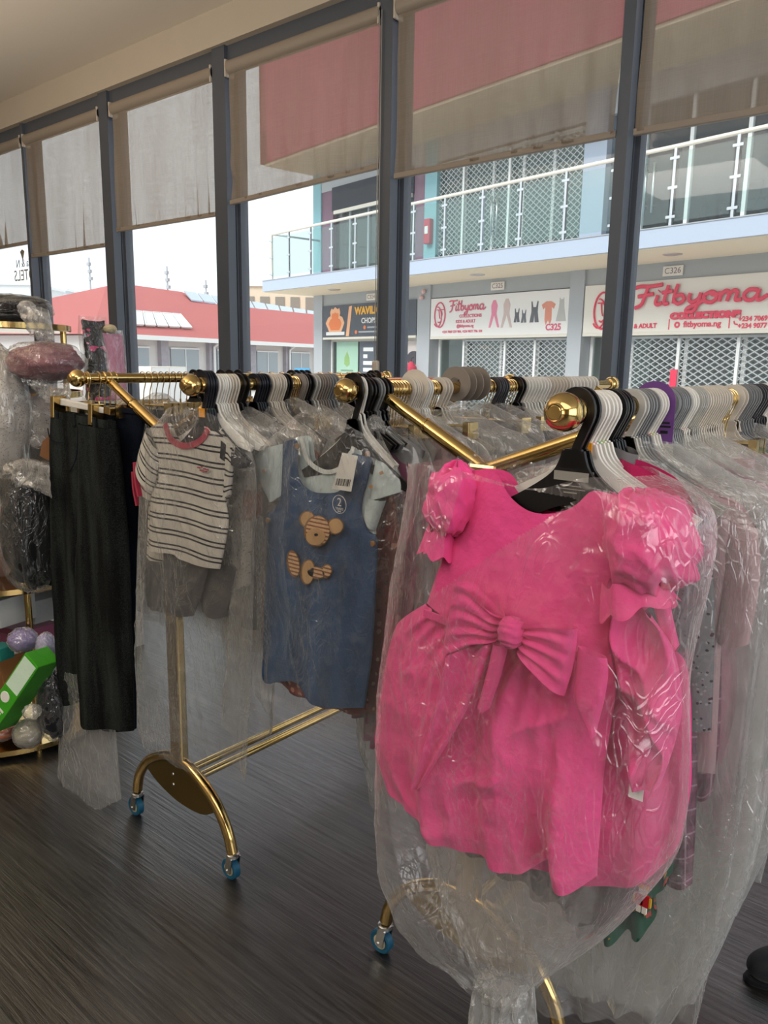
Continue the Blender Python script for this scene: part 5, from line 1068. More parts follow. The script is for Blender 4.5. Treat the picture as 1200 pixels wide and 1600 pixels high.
# a plinth behind the jeans carries two tied bundles
PX, PY = -3.62, 2.05
pl = thing('display_plinth', 'slim white plinth behind the jeans rail carrying two tied bundles', 'plinth', (PX, PY, 0))
MB().box(-.16, .16, -.14, .14, 0, 1.28).build('plinth_body', M['white_plastic'], pl, smooth=False, bevel=.006); MB().box(-.17, .17, -.15, .15, 1.28, 1.30).build('plinth_top', M['white_plastic'], pl, smooth=False, bevel=.004)
bl_m = cloth_pattern('black_pink_lettering_cloth', '#141316', 'dots', ['#d2447d', '#d2447d'], scale=1.6)
def sack(label, px, py0, py1, w, m, Y, neck, film_):
    p0 = at_y(px, py1, Y); p1 = at_y(px, py0, Y); h = p1[2]-1.301; o = thing('bundle', label, 'bundle', (p0[0], Y, 1.301))
    cloth('contents', [(-w*.35, h), (0, h*1.02), (w*.35, h)], [(-w, 0), (0, -.005), (w, 0)], [(-w*.35, h), (-w*.5, h*.7), (-w, 0)], [(w*.35, h), (w*.5, h*.7), (w, 0)], m, o, 30, 40, thick=.055, fold=wrinkles(.010, 3))
    cloth('wrapping', [(-w*.3, h*1.06), (0, h*1.07), (w*.3, h*1.06)], [(-w*1.06, 0), (0, -.005), (w*1.06, 0)], [(-w*.3, h*1.06), (-w*.58, h*.7), (-w*1.06, 0)], [(w*.3, h*1.06), (w*.58, h*.7), (w*1.06, 0)], M[film_], o, 40, 50, thick=.066, fold=wrinkles(.012, 6, 12))
    return o
sack('tall black bundle with pink printing standing behind the jeans rail', 152, 502, 606, .075, bl_m, PY-.03, None, 'bag_dark')
sk = sack('pink bundle in film with a pale tied top beside the black printed one', 178, 522, 606, .058, fabric('#d77aa2'), PY+.05, None, 'bag_milky')
q = at_y(172, 514, PY+.03)-np.array(sk.location); blob('tied_top', tuple(q), (.03, .03, .02), fabric('#cfc3a2'), sk, 24, 18, lambda t, w: .25*(ridge(t*2, w*3, 4)-.5))
# dark shoe on the floor under the nearest rail
p = at_z(1246, 1530, 0.0); sh = thing('shoe', 'dark grey slip-on shoe with pink insole on the floor at the frame edge', 'shoe', (p[0], p[1], 0), .75)
blob('upper', (0, 0, .045), (.135, .046, .045), fabric('#24262a', .6), sh, 40, 28, lambda t, w: .04*np.sin(t*2), power=.85)
MB().lathe([(.001, 0), (.047, 0), (.049, .006), (.047, .014), (.001, .014)], (0, 0, 0), 'z', 40).build('sole', fabric('#15161a', .5), sh).scale = (2.85, 1, 1)
blob('insole', (.035, 0, .083), (.075, .030, .010), fabric('#d98a9c'), sh, 30, 16)

# ------------------------------------------------------------------ across the street: two-storey shop row
FA = -math.radians(10.5); FO = np.array([-4.46, 11.07, 0.0])
def F(s, d, z): return (FO[0]-s*math.cos(FA)+d*math.sin(-FA), FO[1]+s*math.sin(-FA)+d*math.cos(FA), z)
def fthing(name, label, cat, s, d, z, group=None, kind=None):
    o = thing(name, label, cat, F(s, d, z), FA, group)
    if kind: o['kind'] = kind
    return o
GR = -0.2
M['asphalt'] = pbr('street_concrete', '#cdc9c2', .9, var=.15, var_scale=2); M['fgrey'] = pbr('grey_render', '#a9adb2', .85, var=.05); M['fblue'] = pbr('pale_blue_grey_paint', '#aeb9cb', .8); M['cream_soffit'] = pbr('cream_soffit', '#f2e2c6', .85)
M['fred'] = pbr('maroon_cladding', '#a3445a', .7, var=.08, var_scale=1.5); M['fteal'] = pbr('teal_paint', '#86b4bd', .75); M['fmaroon'] = pbr('maroon_louvre', '#7d5f72', .7)
M['fbeam'] = pbr('grey_beam', '#a4a8ab', .85); M['signwhite'] = pbr('sign_panel_white', '#e6e3e0', .5); M['signcream'] = pbr('sign_panel_ivory', '#e3ddd2', .5); M['signdark'] = pbr('sign_panel_dark', '#3a4350', .5)
M['letter'] = pbr('crimson_letter', '#e0264f', .45); M['letter_soft'] = pbr('rose_print', '#d65573', .6); M['yellow'] = pbr('yellow_letter', '#f0ae12', .5); M['orange'] = pbr('orange_print', '#ec7a30', .5); M['peach'] = pbr('peach_print', '#f3b486', .5)
M['whitepaint'] = pbr('white_paint', '#e8e8e6', .6); M['steel'] = pbr('brushed_steel', (0.66, 0.69, 0.70, 1), .3, 1.0); M['handrail'] = pbr('cream_handrail', '#ddd6c8', .5)
M['shopglass'] = glass('shop_glass', veil=.12, tint=(.72, .82, .80, 1), gloss=.14, veil_color=(.75, .82, .8, 1)); M['railglass'] = glass('balcony_glass', veil=.10, tint=(.86, .94, .92, 1), gloss=.08, veil_color=(.8, .9, .88, 1))
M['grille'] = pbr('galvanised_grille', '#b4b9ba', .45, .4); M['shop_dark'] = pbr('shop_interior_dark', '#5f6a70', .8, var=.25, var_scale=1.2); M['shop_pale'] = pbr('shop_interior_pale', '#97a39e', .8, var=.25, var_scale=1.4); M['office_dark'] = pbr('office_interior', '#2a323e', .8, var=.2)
st_ = MB().box(-60, 40, WY+.3, 90, GR-.3, GR).build('street', M['asphalt'], smooth=False); st_['kind'] = 'structure'
bd = fthing('shop_building', 'two storey shop row across the street with glass balcony and maroon fascia', 'building', 0, 0, 0)
E0, E1 = -10.4, 9.0     # local x runs to the viewer's right; s = -x
def part(name, m, *boxes, parent=bd, **k):
    mb = MB()
    for b in boxes: mb.box(*b)
    return mb.build(name, m, parent, smooth=False, **k)
DS = 1.45
part('balcony_slab', M['fblue'], (E0, E1, 0, DS+4, 3.15, 3.41)); part('soffit', M['cream_soffit'], (E0+.02, E1, .06, DS, 3.135, 3.15)); part('beam', M['fbeam'], (-9.95, E1, DS, DS+.3, 2.86, 3.135))
part('gutter_line', M['fbeam'], (E0, E1, -.012, 0, 3.395, 3.41))
for s0, s1 in ((10.25, 9.88), (6.32, 5.92), (2.32, 2.02), (-1.65, -2.0), (-5.6, -6.0)): part('pilaster', M['fgrey'], (-s0, -s1, DS-.05, DS+.4, GR, 3.135))
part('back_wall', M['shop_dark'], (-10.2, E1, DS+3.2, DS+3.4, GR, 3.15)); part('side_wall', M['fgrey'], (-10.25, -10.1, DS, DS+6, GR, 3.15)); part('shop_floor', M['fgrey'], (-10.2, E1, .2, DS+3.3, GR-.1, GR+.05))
for s in (6.12, 2.17, -1.8): part('party_wall', M['shop_pale'], (-s-.06, -s+.06, DS+.4, DS+3.2, GR, 3.13))
# upper storey
part('roof_fascia', M['fred'], (-10.42, E1, 0, .3, 6.05, 8.4), (-10.42, -10.12, 0, DS+5, 6.05, 8.4)); part('roof_slab', M['fgrey'], (-10.3, E1, .3, DS+5, 8.1, 8.3)); part('upper_soffit', M['cream_soffit'], (-10.3, E1, .05, DS+.1, 6.0, 6.05)); part('upper_beam', M['fgrey'], (-10.2, E1, DS-.02, DS+.3, 5.55, 6.0))
part('teal_pier', M['fteal'], (-10.28, -9.95, DS-.04, DS+.5, 3.41, 6.0)); part('teal_pier', M['fteal'], (-6.18, -5.82, DS-.04, DS+.5, 3.41, 6.0)); part('maroon_panel', M['fmaroon'], (-9.95, -9.5, DS, DS+.4, 3.41, 6.0)); part('maroon_panel', M['fmaroon'], (-6.55, -6.18, DS, DS+.4, 3.41, 6.0))
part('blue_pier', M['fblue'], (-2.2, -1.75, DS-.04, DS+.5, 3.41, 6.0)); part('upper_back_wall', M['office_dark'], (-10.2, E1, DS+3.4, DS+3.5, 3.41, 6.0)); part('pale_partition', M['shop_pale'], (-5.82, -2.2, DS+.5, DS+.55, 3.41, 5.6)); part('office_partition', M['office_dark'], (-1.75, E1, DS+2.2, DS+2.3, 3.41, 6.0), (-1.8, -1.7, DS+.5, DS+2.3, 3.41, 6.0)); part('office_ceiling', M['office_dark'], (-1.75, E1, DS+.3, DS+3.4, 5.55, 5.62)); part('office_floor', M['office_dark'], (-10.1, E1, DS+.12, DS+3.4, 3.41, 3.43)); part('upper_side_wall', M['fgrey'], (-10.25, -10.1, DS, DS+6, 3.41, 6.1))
part('light_strip', M['handrail'], (-9.4, -6.6, DS-.06, DS, 4.98, 5.06)); part('dark_transom', M['office_dark'], (-9.5, -6.55, DS-.03, DS+.05, 5.06, 5.6))
M['office_glass'] = glass('office_glass', veil=.05, tint=(.80, .86, .88, 1), gloss=.05, veil_color=(.7, .78, .8, 1))
part('upper_glazing', M['shopglass'], (-9.5, -6.55, DS+.1, DS+.11, 3.41, 5.6)); part('upper_glazing', M['shopglass'], (-5.82, -2.2, DS+.1, DS+.11, 3.41, 5.55))
ug = part('upper_glazing', M['office_glass'], (-1.75, E1, DS+.1, DS+.11, 3.41, 5.55))
for x in (-8.9, -8.2, -7.45, -6.9, -5.1, -4.35, -3.6, -2.9, -1.1, -.3, .6, 1.5): part('window_mullion', M['whitepaint'] if x > -6 else M['fgrey'], (x-.03, x+.03, DS+.06, DS+.13, 3.41, 5.55))
def lattice(name, x0, x1, z0, z1, y, parent, cw=.15, ch=.10, w=.011, m=None):
    """expanding security grille: crossing diagonal bars"""
    mb = MB(); n = int((x1-x0)/cw)+1; k = ch/cw; H = z1-z0; run_ = H/k
    i = -int(run_/cw)-1
    while x0+i*cw < x1:
        for sg in (1, -1):
            a = x0+i*cw; b = a+run_
            za, zb = (z0, z1)
            p0 = np.array([a, z0]); p1 = np.array([b, z1])
            if p0[0] < x0: p0 = np.array([x0, z0+(x0-a)*k])
            if p1[0] > x1: p1 = np.array([x1, z0+(x1-a)*k])
            if p1[0]-p0[0] > .02:
                if sg < 0: p0 = np.array([p0[0], z0+z1-p0[1]]); p1 = np.array([p1[0], z0+z1-p1[1]])
                mb.ribbon([(p0[0], y+.004*sg, p0[1]), (p1[0], y+.004*sg, p1[1])], w, .006)
        i += 1
    o = mb.build(name, m or M['grille'], parent, smooth=False); o['kind'] = 'stuff' if parent is None else 'stuff'
    return o
def grille(label, x0, x1, z0, z1, d, posts=(), cw=.15, ch=.09, w=.012):
    g = fthing('security_grille', label, 'grille', -x0, d, z0, 'folding security grilles'); W = x1-x0; Hh = z1-z0
    o = lattice('lattice', 0, W, 0, Hh, 0, g, cw, ch, w); del o['kind']
    MB().box(0, W, -.02, .02, Hh-.04, Hh).box(0, W, -.02, .02, 0, .04).build('track', M['grille'], g, smooth=False)
    for p in posts: MB().box(p-.025, p+.025, -.02, .02, 0, Hh).build('grille_post', M['whitepaint'], g, smooth=False)
    return g
grille('closed lattice grille behind the balcony, between the two piers', -5.8, -2.25, 3.45, 5.5, DS+.02, (.7, 1.9), .14, .11, .013)
grille('closed lattice grille below the white sign with clothing pictures', -5.1, -2.36, GR+.1, 2.0, DS+.16, (0.02, 1.15, 1.9), .15, .10, .016)
grille('closed lattice grille below the large pink lettered sign', -1.35, 1.62, GR+.1, 2.0, DS+.16, (1.08, 2.05), .17, .10, .016)
for a, b, lb in ((-5.9, -2.33, 'glass shopfront below the white sign with clothing pictures'), (-2.0, 1.64, 'glass shopfront below the large pink lettered sign'), (-9.86, -6.33, 'glass shopfront below the dark sign with flame emblem')):
    sf = fthing('shopfront', lb, 'shopfront', -a, DS+.25, GR); W = b-a
    MB().box(0, W, 0, .01, .1, 2.2).build('pane', M['shopglass'], sf, smooth=False)
    MB().box(0, W, -.03, .03, 2.2, 2.27).box(0, W, -.03, .03, .05, .12).build('frame', M['handrail'], sf, smooth=False)
    for x in (.02, W*.23, W*.5, W*.76, W-.02): MB().box(x-.03, x+.03, -.03, .03, .1, 2.2).build('glazing_bar', M['whitepaint'], sf, smooth=False)
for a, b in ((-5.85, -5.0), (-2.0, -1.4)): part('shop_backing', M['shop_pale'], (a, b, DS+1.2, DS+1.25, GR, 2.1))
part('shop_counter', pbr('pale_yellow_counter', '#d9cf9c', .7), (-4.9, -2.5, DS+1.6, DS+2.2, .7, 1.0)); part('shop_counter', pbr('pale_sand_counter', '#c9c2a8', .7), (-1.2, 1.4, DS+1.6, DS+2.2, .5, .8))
# balcony railing: posts, glass panes, handrail
br_ = fthing('balcony_railing', 'glass balcony railing with steel posts and cream handrail over the shops', 'railing', 0, 0, 3.41)
MB().tube(smooth_path([(-10.05, .06, 0), (-10.05, .06, .94), (-10.0, .06, 1.03), (-9.9, .06, 1.03)], 5).tolist()+[(E1, .06, 1.03)], .03, 10).build('handrail', M['handrail'], br_)
MB().tube([(-10.0, .06, 1.03), (-10.0, 1.6, 1.03)], .025, 10).build('return_rail', M['steel'], br_)
xs = [-10.05, -9.3, -8.42, -7.61, -6.78, -5.9, -4.98, -4.14, -3.22, -2.38, -1.48, -.6, .33, 1.2, 2.1, 3.0]
for i, x in enumerate(xs):
    MB().box(x-.02, x+.02, .04, .08, 0, 1.02).build('railing_post', M['steel'], br_, smooth=False)
    mb = MB()
    for z in (.12, .5, .88): mb.box(x-.07, x+.07, .03, .045, z-.018, z+.018)
    mb.build('glass_clamp', M['steel'], br_, smooth=False)
    if i+1 < len(xs): MB().box(x+.05, xs[i+1]-.05, .05, .06, .06, .95).build('glass_panel', M['railglass'], br_, smooth=False)
for sx_, lb in ((-.9, 'pair of tall steel door pulls behind the balcony rail above the large sign'), (-7.3, 'pair of steel door pulls behind the balcony near its end'), (-4.2, 'pair of steel door pulls on the grille above the clothing sign')):
    dp = fthing('door_pull', lb, 'door handle', -sx_, DS-.05, 3.41)
    for o_ in (-.07, .07): MB().tube([(o_, 0, .5), (o_, 0, 1.25)], .018, 10).box(o_-.012, o_+.012, 0, .08, .6, .63).box(o_-.012, o_+.012, 0, .08, 1.12, 1.15).build('pull_bar', M['steel'], dp)
fe = fthing('extinguisher_box', 'red box mounted on the teal pier upstairs', 'fire box', 5.98, DS-.1, 3.95); MB().box(-.09, .09, -.06, .06, 0, .5).build('casing', pbr('signal_red', '#c32c46', .5), fe, smooth=False, bevel=.02); MB().box(-.05, .05, -.065, -.06, .2, .35).build('window_pane', M['whitepaint'], fe, smooth=False)
for i, (x, lb) in enumerate(((-.75, 'dark office chair behind the upstairs glass, closest to the pier'), (.15, 'second dark office chair behind the upstairs glass'), (.95, 'third dark office chair upstairs, beside the desk'))):
    oc = fthing('office_chair', lb, 'office chair', -x, DS+.9, 3.41, 'dark office chairs upstairs')
    k = fabric('#16181c', .5); MB().box(-.24, .24, -.22, .22, .44, .52).build('seat', k, oc, smooth=False, bevel=.03); MB().box(-.22, .22, .18, .24, .55, 1.0).build('backrest', k, oc, smooth=False, bevel=.03)
    MB().tube([(0, 0, .05), (0, 0, .44)], .03, 10).box(-.28, .28, -.03, .03, .04, .08).box(-.03, .03, -.28, .28, .04, .08).build('base', k, oc)
    for s in (-1, 1): MB().tube(smooth_path([(s*.25, -.1, .48), (s*.29, -.1, .66), (s*.29, .14, .68), (s*.24, .18, .60)], 4), .018, 8).build('armrest', k, oc)
dk = fthing('desk', 'desk standing behind the upstairs office glass', 'desk', -.6, DS+1.3, 3.41); MB().box(-.8, .8, -.3, .3, .70, .74).build('desk_top', M['office_dark'], dk, smooth=False); MB().box(-.76, .76, -.26, -.22, .1, .70).build('modesty_panel', M['office_dark'], dk, smooth=False)
for i, x in enumerate((-8.4, -3.9, .02)):
    dl = fthing('downlight', 'round recessed downlight in the cream soffit, %s along the shop row' % ORD[i], 'downlight', -x, .7, 3.12, 'soffit downlights'); MB().lathe([(.001, .0), (.12, .0), (.14, .008), (.14, .02)], (0, 0, 0), 'z', 24).build('rim', M['steel'], dl)
# small number plates on the beam
for s, tx, lb in ((7.95, 'C324', 'small number plate on the beam above the dark flame sign'), (4.05, 'C325', 'small number plate on the beam above the clothing picture sign'), (.38, 'C326', 'small number plate on the beam above the large pink sign')):
    npl = fthing('number_plate', lb, 'number plate', s, DS-.02, 2.99, 'unit number plates'); MB().box(-.17, .17, -.01, .01, -.075, .075).build('plate', M['signcream'], npl, smooth=False); text('number', tx, .13, M['fmaroon'], npl, (0, -.012, 0))
for z, lb in ((3.0, 'upper pink floodlight on the pilaster between two shop signs'), (2.88, 'lower pink floodlight on the pilaster between two shop signs')):
    fl = fthing('wall_light', lb, 'wall light', 6.08+(.06 if z < 2.9 else 0), DS-.1, z); blob('lamp_head', (0, 0, 0), (.05, .05, .05), pbr('pale_pink_cap%d' % (z*10), '#dcb3b0', .5), fl, 18, 12); MB().box(-.02, .02, .03, .1, -.02, .02).build('bracket', M['fbeam'], fl, smooth=False)
# signs
def sign(label, x0, x1, z0, z1, m):
    s = fthing('shop_sign', label, 'sign', -(x0+x1)/2, DS-.04, (z0+z1)/2); w, h = (x1-x0)/2, (z1-z0)/2
    MB().box(-w, w, 0, .05, -h, h).build('panel', m, s, smooth=False, bevel=.004); MB().box(-w, w, -.004, .05, -h-.05, -h).build('lower_trim', M['handrail'], s, smooth=False)
    return s, w, h
SCRIPT = [[(.0, .93), (.18, 1.0), (.5, .97), (.86, 1.03)], [(.42, .97), (.34, .5), (.24, .05), (.04, -.12)], [(.12, .48), (.35, .52), (.60, .58)],
          [(.74, .5), (.68, .14), (.74, .0), (.88, .10)], [(.775, .69), (.78, .70)], [(1.04, .98), (.95, .3), (.96, .03), (1.08, .06)], [(.86, .60), (1.0, .63), (1.18, .66)],
          [(1.32, 1.0), (1.24, .45), (1.22, .02)], [(1.22, .18), (1.36, .0), (1.52, .18), (1.45, .44), (1.25, .36)], [(1.70, .5), (1.66, .2), (1.78, .04), (1.94, .22), (2.0, .5)], [(2.0, .5), (1.94, .0), (1.82, -.40), (1.62, -.42), (1.66, -.24), (1.9, -.08), (2.1, .1)],
          [(2.26, .5), (2.10, .34), (2.14, .06), (2.32, .0), (2.44, .2), (2.38, .44), (2.26, .5), (2.34, .36), (2.52, .40)], [(2.56, .5), (2.52, .0)], [(2.53, .28), (2.66, .5), (2.77, .40), (2.72, .0)], [(2.73, .28), (2.88, .5), (2.98, .40), (2.95, .06), (3.10, .06)],
          [(3.50, .46), (3.30, .50), (3.16, .28), (3.22, .04), (3.38, .02), (3.50, .24)], [(3.54, .5), (3.49, .12), (3.56, .0), (3.76, .20)]]
def script(parent, m, x, z, sx, sz, rad, dep, y):
    for nm, strokes in (('letter_f', SCRIPT[0:3]), ('letter_i', SCRIPT[3:5]), ('letter_t', SCRIPT[5:7]), ('letter_b', SCRIPT[7:9]), ('letter_y', SCRIPT[9:11]), ('letter_o', SCRIPT[11:12]), ('letter_m', SCRIPT[12:15]), ('letter_a', SCRIPT[15:])):
        mb = MB()
        for st in strokes:
            P = smooth_path(st, 8) if len(st) > 2 else np.array(st, float)
            mb.tube([(x+p[0]*sx, 0, z+p[1]*sz) for p in P], rad if len(st) > 2 or abs(st[0][0]-st[1][0]) > .02 else rad*1.3, 8)
        mb.v = [(a, y+b*dep, c) for a, b, c in mb.v]
        mb.build(nm, m, parent)
def logo(parent, m, cx, cz, rx, rz, y, lw):
    def el(a, b, ox=0, oz=0, t0=0, t1=2*math.pi): return [(cx+ox+a*math.cos(t), y, cz+oz+b*math.sin(t)) for t in np.linspace(t0, t1, 40)]
    mb = MB().tube(el(rx, rz), lw, 8).tube(el(rx*.78, rz*.8, -rx*.45, -rz*.15, -2.4, 1.6), lw*.8, 8)
    mb.tube([(cx-rx*.6, y, cz+rz*.42), (cx+rx*.7, y, cz+rz*.42)], lw*.7, 8).tube(smooth_path([(cx-rx*.2, y, cz+rz*.4), (cx-rx*.1, y, cz-rz*.05), (cx+rx*.05, y, cz-rz*.3)], 5), lw*.7, 8).tube(smooth_path([(cx+rx*.35, y, cz+rz*.3), (cx+rx*.45, y, cz), (cx+rx*.25, y, cz-rz*.05)], 5), lw*.7, 8).tube(smooth_path([(cx-rx*.35, y, cz-rz*.55), (cx-rx*.1, y, cz-rz*.62), (cx+rx*.15, y, cz-rz*.52)], 5), lw*.8, 8)
    mb.build('oval_face_emblem', m, parent)
s3, w, h = sign('large ivory sign with raised pink script lettering over the nearest shop', -2.0, 1.64, 2.06, 2.86, M['signcream'])
sx0 = -(0.38-.18)-0  # sign centre is at local x = -.18
script(s3, M['letter'], -.82, .02, .575, .30, .032, .7, -.035)
logo(s3, M['letter'], -1.43, -.03, .17, .30, -.012, .016)
text('lettering', 'COLLECTIONS', .125, M['letter'], s3, (.40, -.012, -.17), ext=.012, offset=.012, sx=1.35)
text('lettering', 'KIDS & ADULT', .10, M['letter'], s3, (-.72, -.006, -.305), ext=.003, offset=.003); text('lettering', 'fitbyoma.ng', .125, M['letter'], s3, (.37, -.006, -.30), ext=.003, offset=.003, sx=1.05)
for x in (-.18, .80, 1.72): MB().box(x-.007, x+.007, -.008, 0, -.37, -.21).build('divider_line', M['letter'], s3, smooth=False)
MB().lathe([(.022, -.008), (.048, -.008), (.048, 0), (.022, 0), (.022, -.008)], (-.04, 0, -.30), 'y', 20).build('round_icon', M['letter'], s3); MB().tube(smooth_path([(.87, -.006, -.27), (.885, -.006, -.31), (.93, -.006, -.32)], 4), .010, 6).build('phone_icon', M['letter'], s3)
text('lettering', '+234 7069 239 984', .098, M['letter'], s3, (1.32, -.006, -.245), ext=.003, offset=.003); text('lettering', '+234 9077 796 104', .098, M['letter'], s3, (1.32, -.006, -.345), ext=.003, offset=.003)
s2_, w, h = sign('white sign with small script lettering and clothing pictures', -5.9, -2.33, 2.06, 2.84, M['signwhite'])
logo(s2_, M['letter_soft'], -1.50, .05, .155, .25, -.008, .014)
script(s2_, M['letter_soft'], -1.22, .12, .27, .20, .014, .5, -.012)
text('lettering', 'COLLECTIONS', .085, M['letter_soft'], s2_, (-.62, -.004, .005), ext=.002, offset=.003, sx=1.1); text('lettering', 'KIDS & ADULT', .085, M['letter_soft'], s2_, (-.75, -.004, -.10), ext=.002, offset=.002); text('lettering', '@fitbyoma.ng', .085, M['letter_soft'], s2_, (-.76, -.004, -.19), ext=.002, offset=.002)
text('lettering', '+234 7069 239 984, +234 9077 796 104', .07, M['letter_soft'], s2_, (-.85, -.004, -.30), ext=.002, offset=.002); text('lettering', 'C325', .16, M['letter_soft'], s2_, (1.47, -.004, -.27), ext=.002, offset=.005)
def fig(parent, name, pts, m, cx, cz, sc): MB().plate([(cx+x*sc, cz+z*sc) for x, z in pts], -.004, 0).build(name, m, parent, smooth=False)
SUIT = [(-.06, .5), (.06, .5), (.16, .3), (.12, .0), (.28, -.5), (.18, -.5), (.0, -.05), (-.16, -.5), (-.26, -.5), (-.13, .0), (-.16, .3)]
DRESS = [(-.1, .45), (-.05, .38), (.05, .38), (.1, .45), (.12, .1), (.24, -.45), (-.24, -.45), (-.12, .1)]
DUNG = [(-.14, .45), (-.08, .2), (.08, .2), (.14, .45), (.2, .45), (.17, .0), (.26, -.45), (.04, -.45), (.0, -.1), (-.04, -.45), (-.26, -.45), (-.17, .0), (-.2, .45)]
ROMP = [(-.12, .42), (.12, .42), (.34, .3), (.26, .12), (.16, .2), (.17, -.3), (.1, -.48), (.0, -.3), (-.1, -.48), (-.17, -.3), (-.16, .2), (-.26, .12), (-.34, .3)]
for pts, hx, x, z, sc in ((SUIT, '#e58aa5', .02, .02, .52), (SUIT, '#cdb9b4', .34, .02, .54), (DUNG, '#5d6068', .60, -.03, .28), (DUNG, '#6a6d74', .77, -.05, .26), (DUNG, '#63666d', 1.02, .02, .42), (ROMP, '#dd8f78', 1.34, .0, .46), (DRESS, '#b9b7b4', 1.63, .04, .46)):
    fig(s2_, 'clothing_picture', pts, fabric(hx, .6), x, z, sc)
s1, w, h = sign('dark sign with orange flame emblem and yellow lettering', -9.86, -6.36, 2.10, 2.86, M['signdark'])
FL = [(0, .36), (.10, .30), (.16, .33), (.20, .22), (.17, .14), (.28, .10), (.36, -.04), (.30, -.16), (.24, -.26), (-.24, -.26), (-.30, -.16), (-.38, -.04), (-.28, .10), (-.18, .14), (-.20, .24), (-.14, .33), (-.08, .30)]
MB().plate([(-1.22+x*1.05, .0+z*.95) for x, z in FL], -.006, 0).build('flame_emblem', M['peach'], s1, smooth=False); MB().plate([(-1.22+x*.72, -.03+z*.7) for x, z in FL], -.010, -.006).build('flame_core', M['orange'], s1, smooth=False)
MB().box(-1.60, -.84, -.006, 0, -.33, -.25).build('emblem_ribbon', M['whitepaint'], s1, smooth=False); MB().plate([(-.66, .33), (-.54, .35), (-.66, -.36), (-.78, -.36)], -.005, 0).build('slanted_bar', M['peach'], s1, smooth=False)
text('lettering', 'WAVILION MESH', .23, M['yellow'], s1, (.50, -.006, .21), ext=.003, offset=.012, sx=1.05); text('lettering', 'CHOPS', .17, M['whitepaint'], s1, (.10, -.006, -.02), ext=.003, offset=.004)
for x, z in ((-.05, -.17), (-.38, -.27)): MB().lathe([(.001, -.006), (.045, -.006), (.045, 0)], (x, 0, z), 'y', 16).build('round_icon', M['orange'], s1)
for x0, x1, z in ((.05, .5, -.17), (-.28, 1.3, -.27)): MB().box(x0, x1, -.004, 0, z-.018, z+.018).build('printed_line', M['fgrey'], s1, smooth=False)
# posters in the first shop's window
def poster(label, x0, x1, z0, z1, m):
    o = fthing('poster', label, 'poster', -(x0+x1)/2, DS+.20, (z0+z1)/2); w, h = (x1-x0)/2, (z1-z0)/2; MB().box(-w, w, 0, .012, -h, h).build('sheet', m, o, smooth=False); return o, w, h
o, w, h = poster('mint green poster in the window under the flame sign', -9.6, -8.72, .3, 2.0, fabric('#a5c9b4', .6))
MB().plate([(0, .62), (.10, .45), (.11, .30), (0, .24), (-.11, .30), (-.10, .45)], -.004, 0).build('drop_motif', fabric('#8db36e', .6), o, smooth=False); MB().box(-.25, .25, -.003, 0, .13, .17).build('printed_line', fabric('#7d9a86', .6), o, smooth=False)
for x in (-.2, .16): MB().box(x-.11, x+.11, -.003, 0, -.62, -.02).build('printed_picture', fabric('#8a7f72', .6), o, smooth=False); blob('printed_head', (x, -.004, -.10), (.07, .004, .09), fabric('#5c4d45', .6), o, 16, 10)
o, w, h = poster('dark poster with white text in the window under the flame sign', -8.66, -7.35, .3, 2.0, fabric('#5a626d', .6))
for k, wd in enumerate((.38, .16, .50, .36, .46, .40, .34, .42)): MB().box(-.5, -.5+wd, -.004, 0, .66-k*.16-.045, .66-k*.16+.045).build('printed_line', M['whitepaint'], o, smooth=False)
o, w, h = poster('pale poster of a bearded person in the window under the flame sign', -7.1, -6.36, .3, 2.0, fabric('#d6cbc6', .6))
blob('printed_face', (0.02, -.002, .22), (.20, .006, .30), fabric('#c39a86', .7), o, 30, 20); blob('printed_hair', (0.05, -.004, .46), (.23, .007, .16), fabric('#4b4a52', .7), o, 30, 20); blob('printed_beard', (0.03, -.006, .02), (.17, .007, .14), fabric('#6e5a52', .7), o, 24, 16)
MB().box(-.34, .38, -.002, 0, -.85, -.12).build('printed_shirt', fabric('#d9d2cf', .7), o, smooth=False)
mb = MB()
fe2 = fthing('standing_extinguisher', 'red extinguisher on the pilaster beside the bearded poster', 'fire extinguisher', 6.40, DS-.12, 1.08); MB().lathe([(.001, 0), (.11, 0), (.12, .03), (.12, .34), (.06, .42), (.03, .46), (.001, .46)], (0, 0, 0), 'z', 18).build('cylinder', pbr('crimson_red', '#c8304f', .5), fe2); MB().tube([(0, 0, .46), (0, 0, .52), (.08, -.02, .54)], .012, 8).build('valve', M['gasket'], fe2)
rt_ = fthing('hanging_tag', 'small red tag hung on the lattice grille under the large sign', 'tag', .30, DS+.12, 1.05); MB().box(-.06, .06, -.01, .01, 0, .42).build('tag_card', M['letter'], rt_, smooth=False, bevel=.004)

# ------------------------------------------------------------------ red-roofed hall further off, with solar panels
M['tile'] = pbr('red_roof_tile', '#b4605c', .8, var=.10, var_scale=1.2, bump=(4, .2, .05)); M['hall'] = pbr('pale_hall_wall', '#cfcbc8', .85, var=.05); M['stone'] = pbr('grey_stone_cladding', '#9d98a0', .9, var=.35, var_scale=5); M['hallwin'] = pbr('hall_window_glass', '#8c979e', .2, spec=.8); M['solar'] = pbr('solar_glass', '#aebdd0', .25, spec=.8)
A0, A1 = np.array([-31.6, 15.1, 2.6]), np.array([-37.6, 39.0, 2.6]); ed = (A1-A0)/np.linalg.norm(A1-A0); bk = np.array([-ed[1], ed[0], 0.0]); LEN = float(np.linalg.norm(A1-A0)); HR = math.atan2(ed[1], ed[0])
hall = thing('red_roof_hall', 'long low hall with red tiled hip roof across the yard', 'building', tuple(np.r_[A0[:2], 0]), HR)
